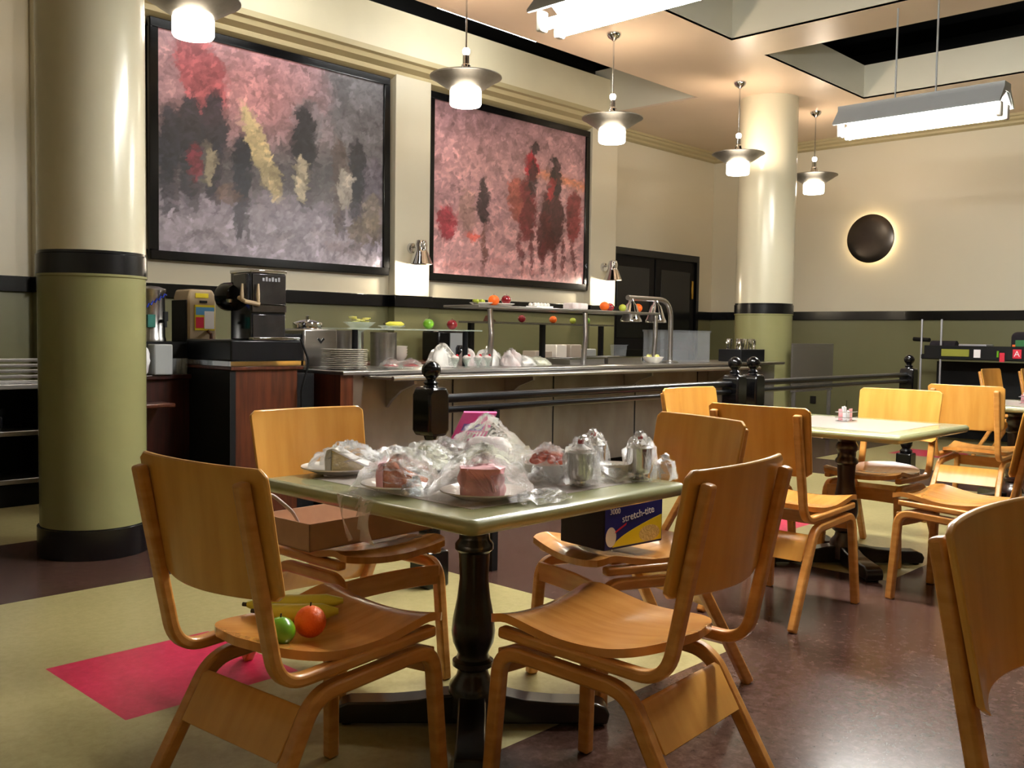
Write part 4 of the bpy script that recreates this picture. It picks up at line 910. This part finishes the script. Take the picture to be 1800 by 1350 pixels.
# ================================================================ left tray rack
t = thing('tray_rack', (1.95, 6.72, 0), 'steel and black shelf rack at the left edge of the photo', 'rack')
for z in (.165, .48, .785): MB().box(-.75, .53, -.1, .3, z-.016, z+.016).build('shelf', 'steel', t, bevel=.004)
MB().box(-.75, .53, .28, .3, .05, .78).build('back_panel', 'black_matte', t); MB().box(.51, .53, -.09, .28, .05, .78).build('side_panel', 'black_matte', t); MB().box(-.75, .53, -.08, .3, .0, .14).build('plinth', 'black_matte', t)
for k in range(5):
    tag(MB().box(-.6, .48, -.16, .16, 0, .012).box(-.61, .49, -.17, -.155, .008, .022).build('serving_tray', 'steel', None, (1.98, 6.85, .802+.036*k), bevel=.003), ('bottom', 'second', 'middle', 'fourth', 'top')[k]+' steel tray in the stack on the left rack', 'tray', 'stacked trays on the left rack')
for i, (x, z, w_, h) in enumerate(((1.8, .497, .22, .1), (2.15, .497, .1, .09), (1.85, .182, .3, .1))):
    tag(MB().box(-w_, w_, -.12, .12, 0, h).build('rack_bin', 'dark_glass', None, (x, 6.85, z), bevel=.01), ('dark glass dishes on the middle rack shelf', 'small dark dishes at the right of the middle rack shelf', 'dark bin on the lowest rack shelf')[i], 'bin')

# ================================================================ equipment cart by the right wall
t = thing('equipment_cart', (11.6, 3.7, 0), 'black film equipment cart with coloured stickers near the right wall', 'cart')
MB().box(-.25, .25, -.75, .55, .96, 1.02).build('top_tray', 'black_matte', t, bevel=.01)
MB().box(-.25, .25, -.75, .55, .3, .34).build('lower_tray', 'black_matte', t, bevel=.01)
for y in (.54, .32, -.7): MB().tube([(-.24, y, .05), (-.24, y, 1.42 if y > 0 else 1.0)], .012, 8).build('pole', 'silver_tape', t)
for y in (.5, -.7):
    for x in (-.2, .2): MB().lathe([(.04, -.015), (.05, 0), (.04, .015)], (x, y, .05), 14, 'y').build('wheel', 'black_matte', t)
MB().box(-.26, -.24, -.6, .5, .965, 1.12).build('side_pouch', 'black_matte', t, bevel=.006)
MB().box(-.275, -.262, .0, .3, 1.0, 1.08).build('yellow_tape', 'olive_tape', t); MB().box(-.275, -.262, -.12, -.05, .99, 1.08).build('white_sticker', 'white_ink', t)
MB().box(-.275, -.262, -.37, -.32, .95, 1.05).build('red_sticker', 'red_ink', t); MB().box(-.275, -.262, -.31, -.29, 1.0, 1.07).build('green_sticker', 'apple_green', t)
MB().box(-.275, -.262, -.54, -.45, .99, 1.09).build('logo_sticker', 'red_ink', t, bevel=.004); lettering('A', .09, 'logo_letter', 'white_ink', t, face_negX(-.277, -.495, 1.04))
tag(MB().lathe([(.075, -.14), (.075, .14)], (11.55, 4.05, 1.1), 20, 'y').build('tape_roll', 'fabric_dark'), 'dark rolled cloth on the left of the equipment cart', 'roll')
tag(MB().tube([(11.55, 4.4, 1.19), (11.5, 4.2, 1.18)], .025).build('flashlight', 'black_matte'), 'small black bar sticking out left of the equipment cart', 'tool')
tag(MB().box(11.42, 11.68, 3.55, 3.85, 1.022, 1.14).build('slate_stack', 'silver_tape', bevel=.01), 'silver and grey pieces on the equipment cart', 'equipment')
t = thing('equipment_bag', (11.6, 3.15, 1.022), 'dark bag with green patch on the equipment cart', 'bag')
MB().box(-.18, .18, -.25, .16, 0, .26).build('bag_body', 'fabric_dark', t, bevel=.06, seg=4); MB().box(-.19, -.182, -.1, .1, .1, .17).build('green_patch', 'green_ink', t)
MB().box(-.19, -.182, .1, .13, .05, .12).build('orange_patch', 'orange_peel', t)
t = thing('grey_flag', (11.9, 3.5, 0), 'dark grey panel leaning behind the equipment cart', 'panel')
MB().box(0, .03, -.9, .75, .02, .93).build('board', 'black_matte', t)
tag(MB().box(12.385, 12.4, 6.02, 6.1, .29, .39).build('wall_outlet', 'outlet', bevel=.003), 'dark power outlet low on the right wall', 'outlet')

# ================================================================ pieces that belong to a part
def sub(prefix, part, kids):
    for t in [o for o in S.objects if o.parent is None and o.name.split('.')[0] == prefix]:
        ch = list(t.children); base = [c for c in ch if c.name.split('.')[0] == part]
        if not base: continue
        for c in ch:
            if c.name.split('.')[0] in kids: c.parent = base[0]
sub('pedestal_table', 'tabletop', ('laminate_inset',))
sub('pendant_lamp', 'dish', ('diffuser', 'neck')); sub('wall_lamp', 'shade', ('bulb',))
sub('fluorescent_fixture', 'housing', ('reflector', 'lamp_holder'))
sub('soda_dispenser', 'housing', ('trim_strip', 'lower_panel', 'top_cap')); sub('soda_dispenser', 'front_panel', ('panel_mark',)); sub('soda_dispenser', 'dispensing_head', ('tap_lever', 'tap_bar', 'chrome_knob'))
sub('juice_dispenser', 'poster', ('poster_sky', 'poster_red', 'poster_pale')); sub('juice_dispenser', 'housing', ('side_door', 'yellow_label', 'badge'))
sub('coffee_urn', 'tap', ('tap_handle',)); sub('coffee_urn', 'body', ('gauge', 'blue_script'))
sub('film_box', 'front_print', ('yellow_swoosh', 'round_print', 'beige_print', 'red_banner', 'brand_lettering', 'count_lettering', 'small_lettering'))
sub('pink_carton', 'box', ('purple_panel', 'print', 'side_panel'))
sub('equipment_cart', 'side_pouch', ('yellow_tape', 'white_sticker', 'red_sticker', 'green_sticker', 'logo_sticker', 'logo_letter')); sub('equipment_bag', 'bag_body', ('green_patch', 'orange_patch'))
sub('soup_kettle', 'housing', ('emblem',)); sub('whipped_dessert', 'cream_swirl', ('cherry',)); sub('dessert_glass', 'glass', ())
sub('serving_counter', 'body', ('panel_seam', 'plinth')); sub('rail_post', 'upper_block', ('ball_finial',)); sub('coffee_warmer', 'housing', ('front',))
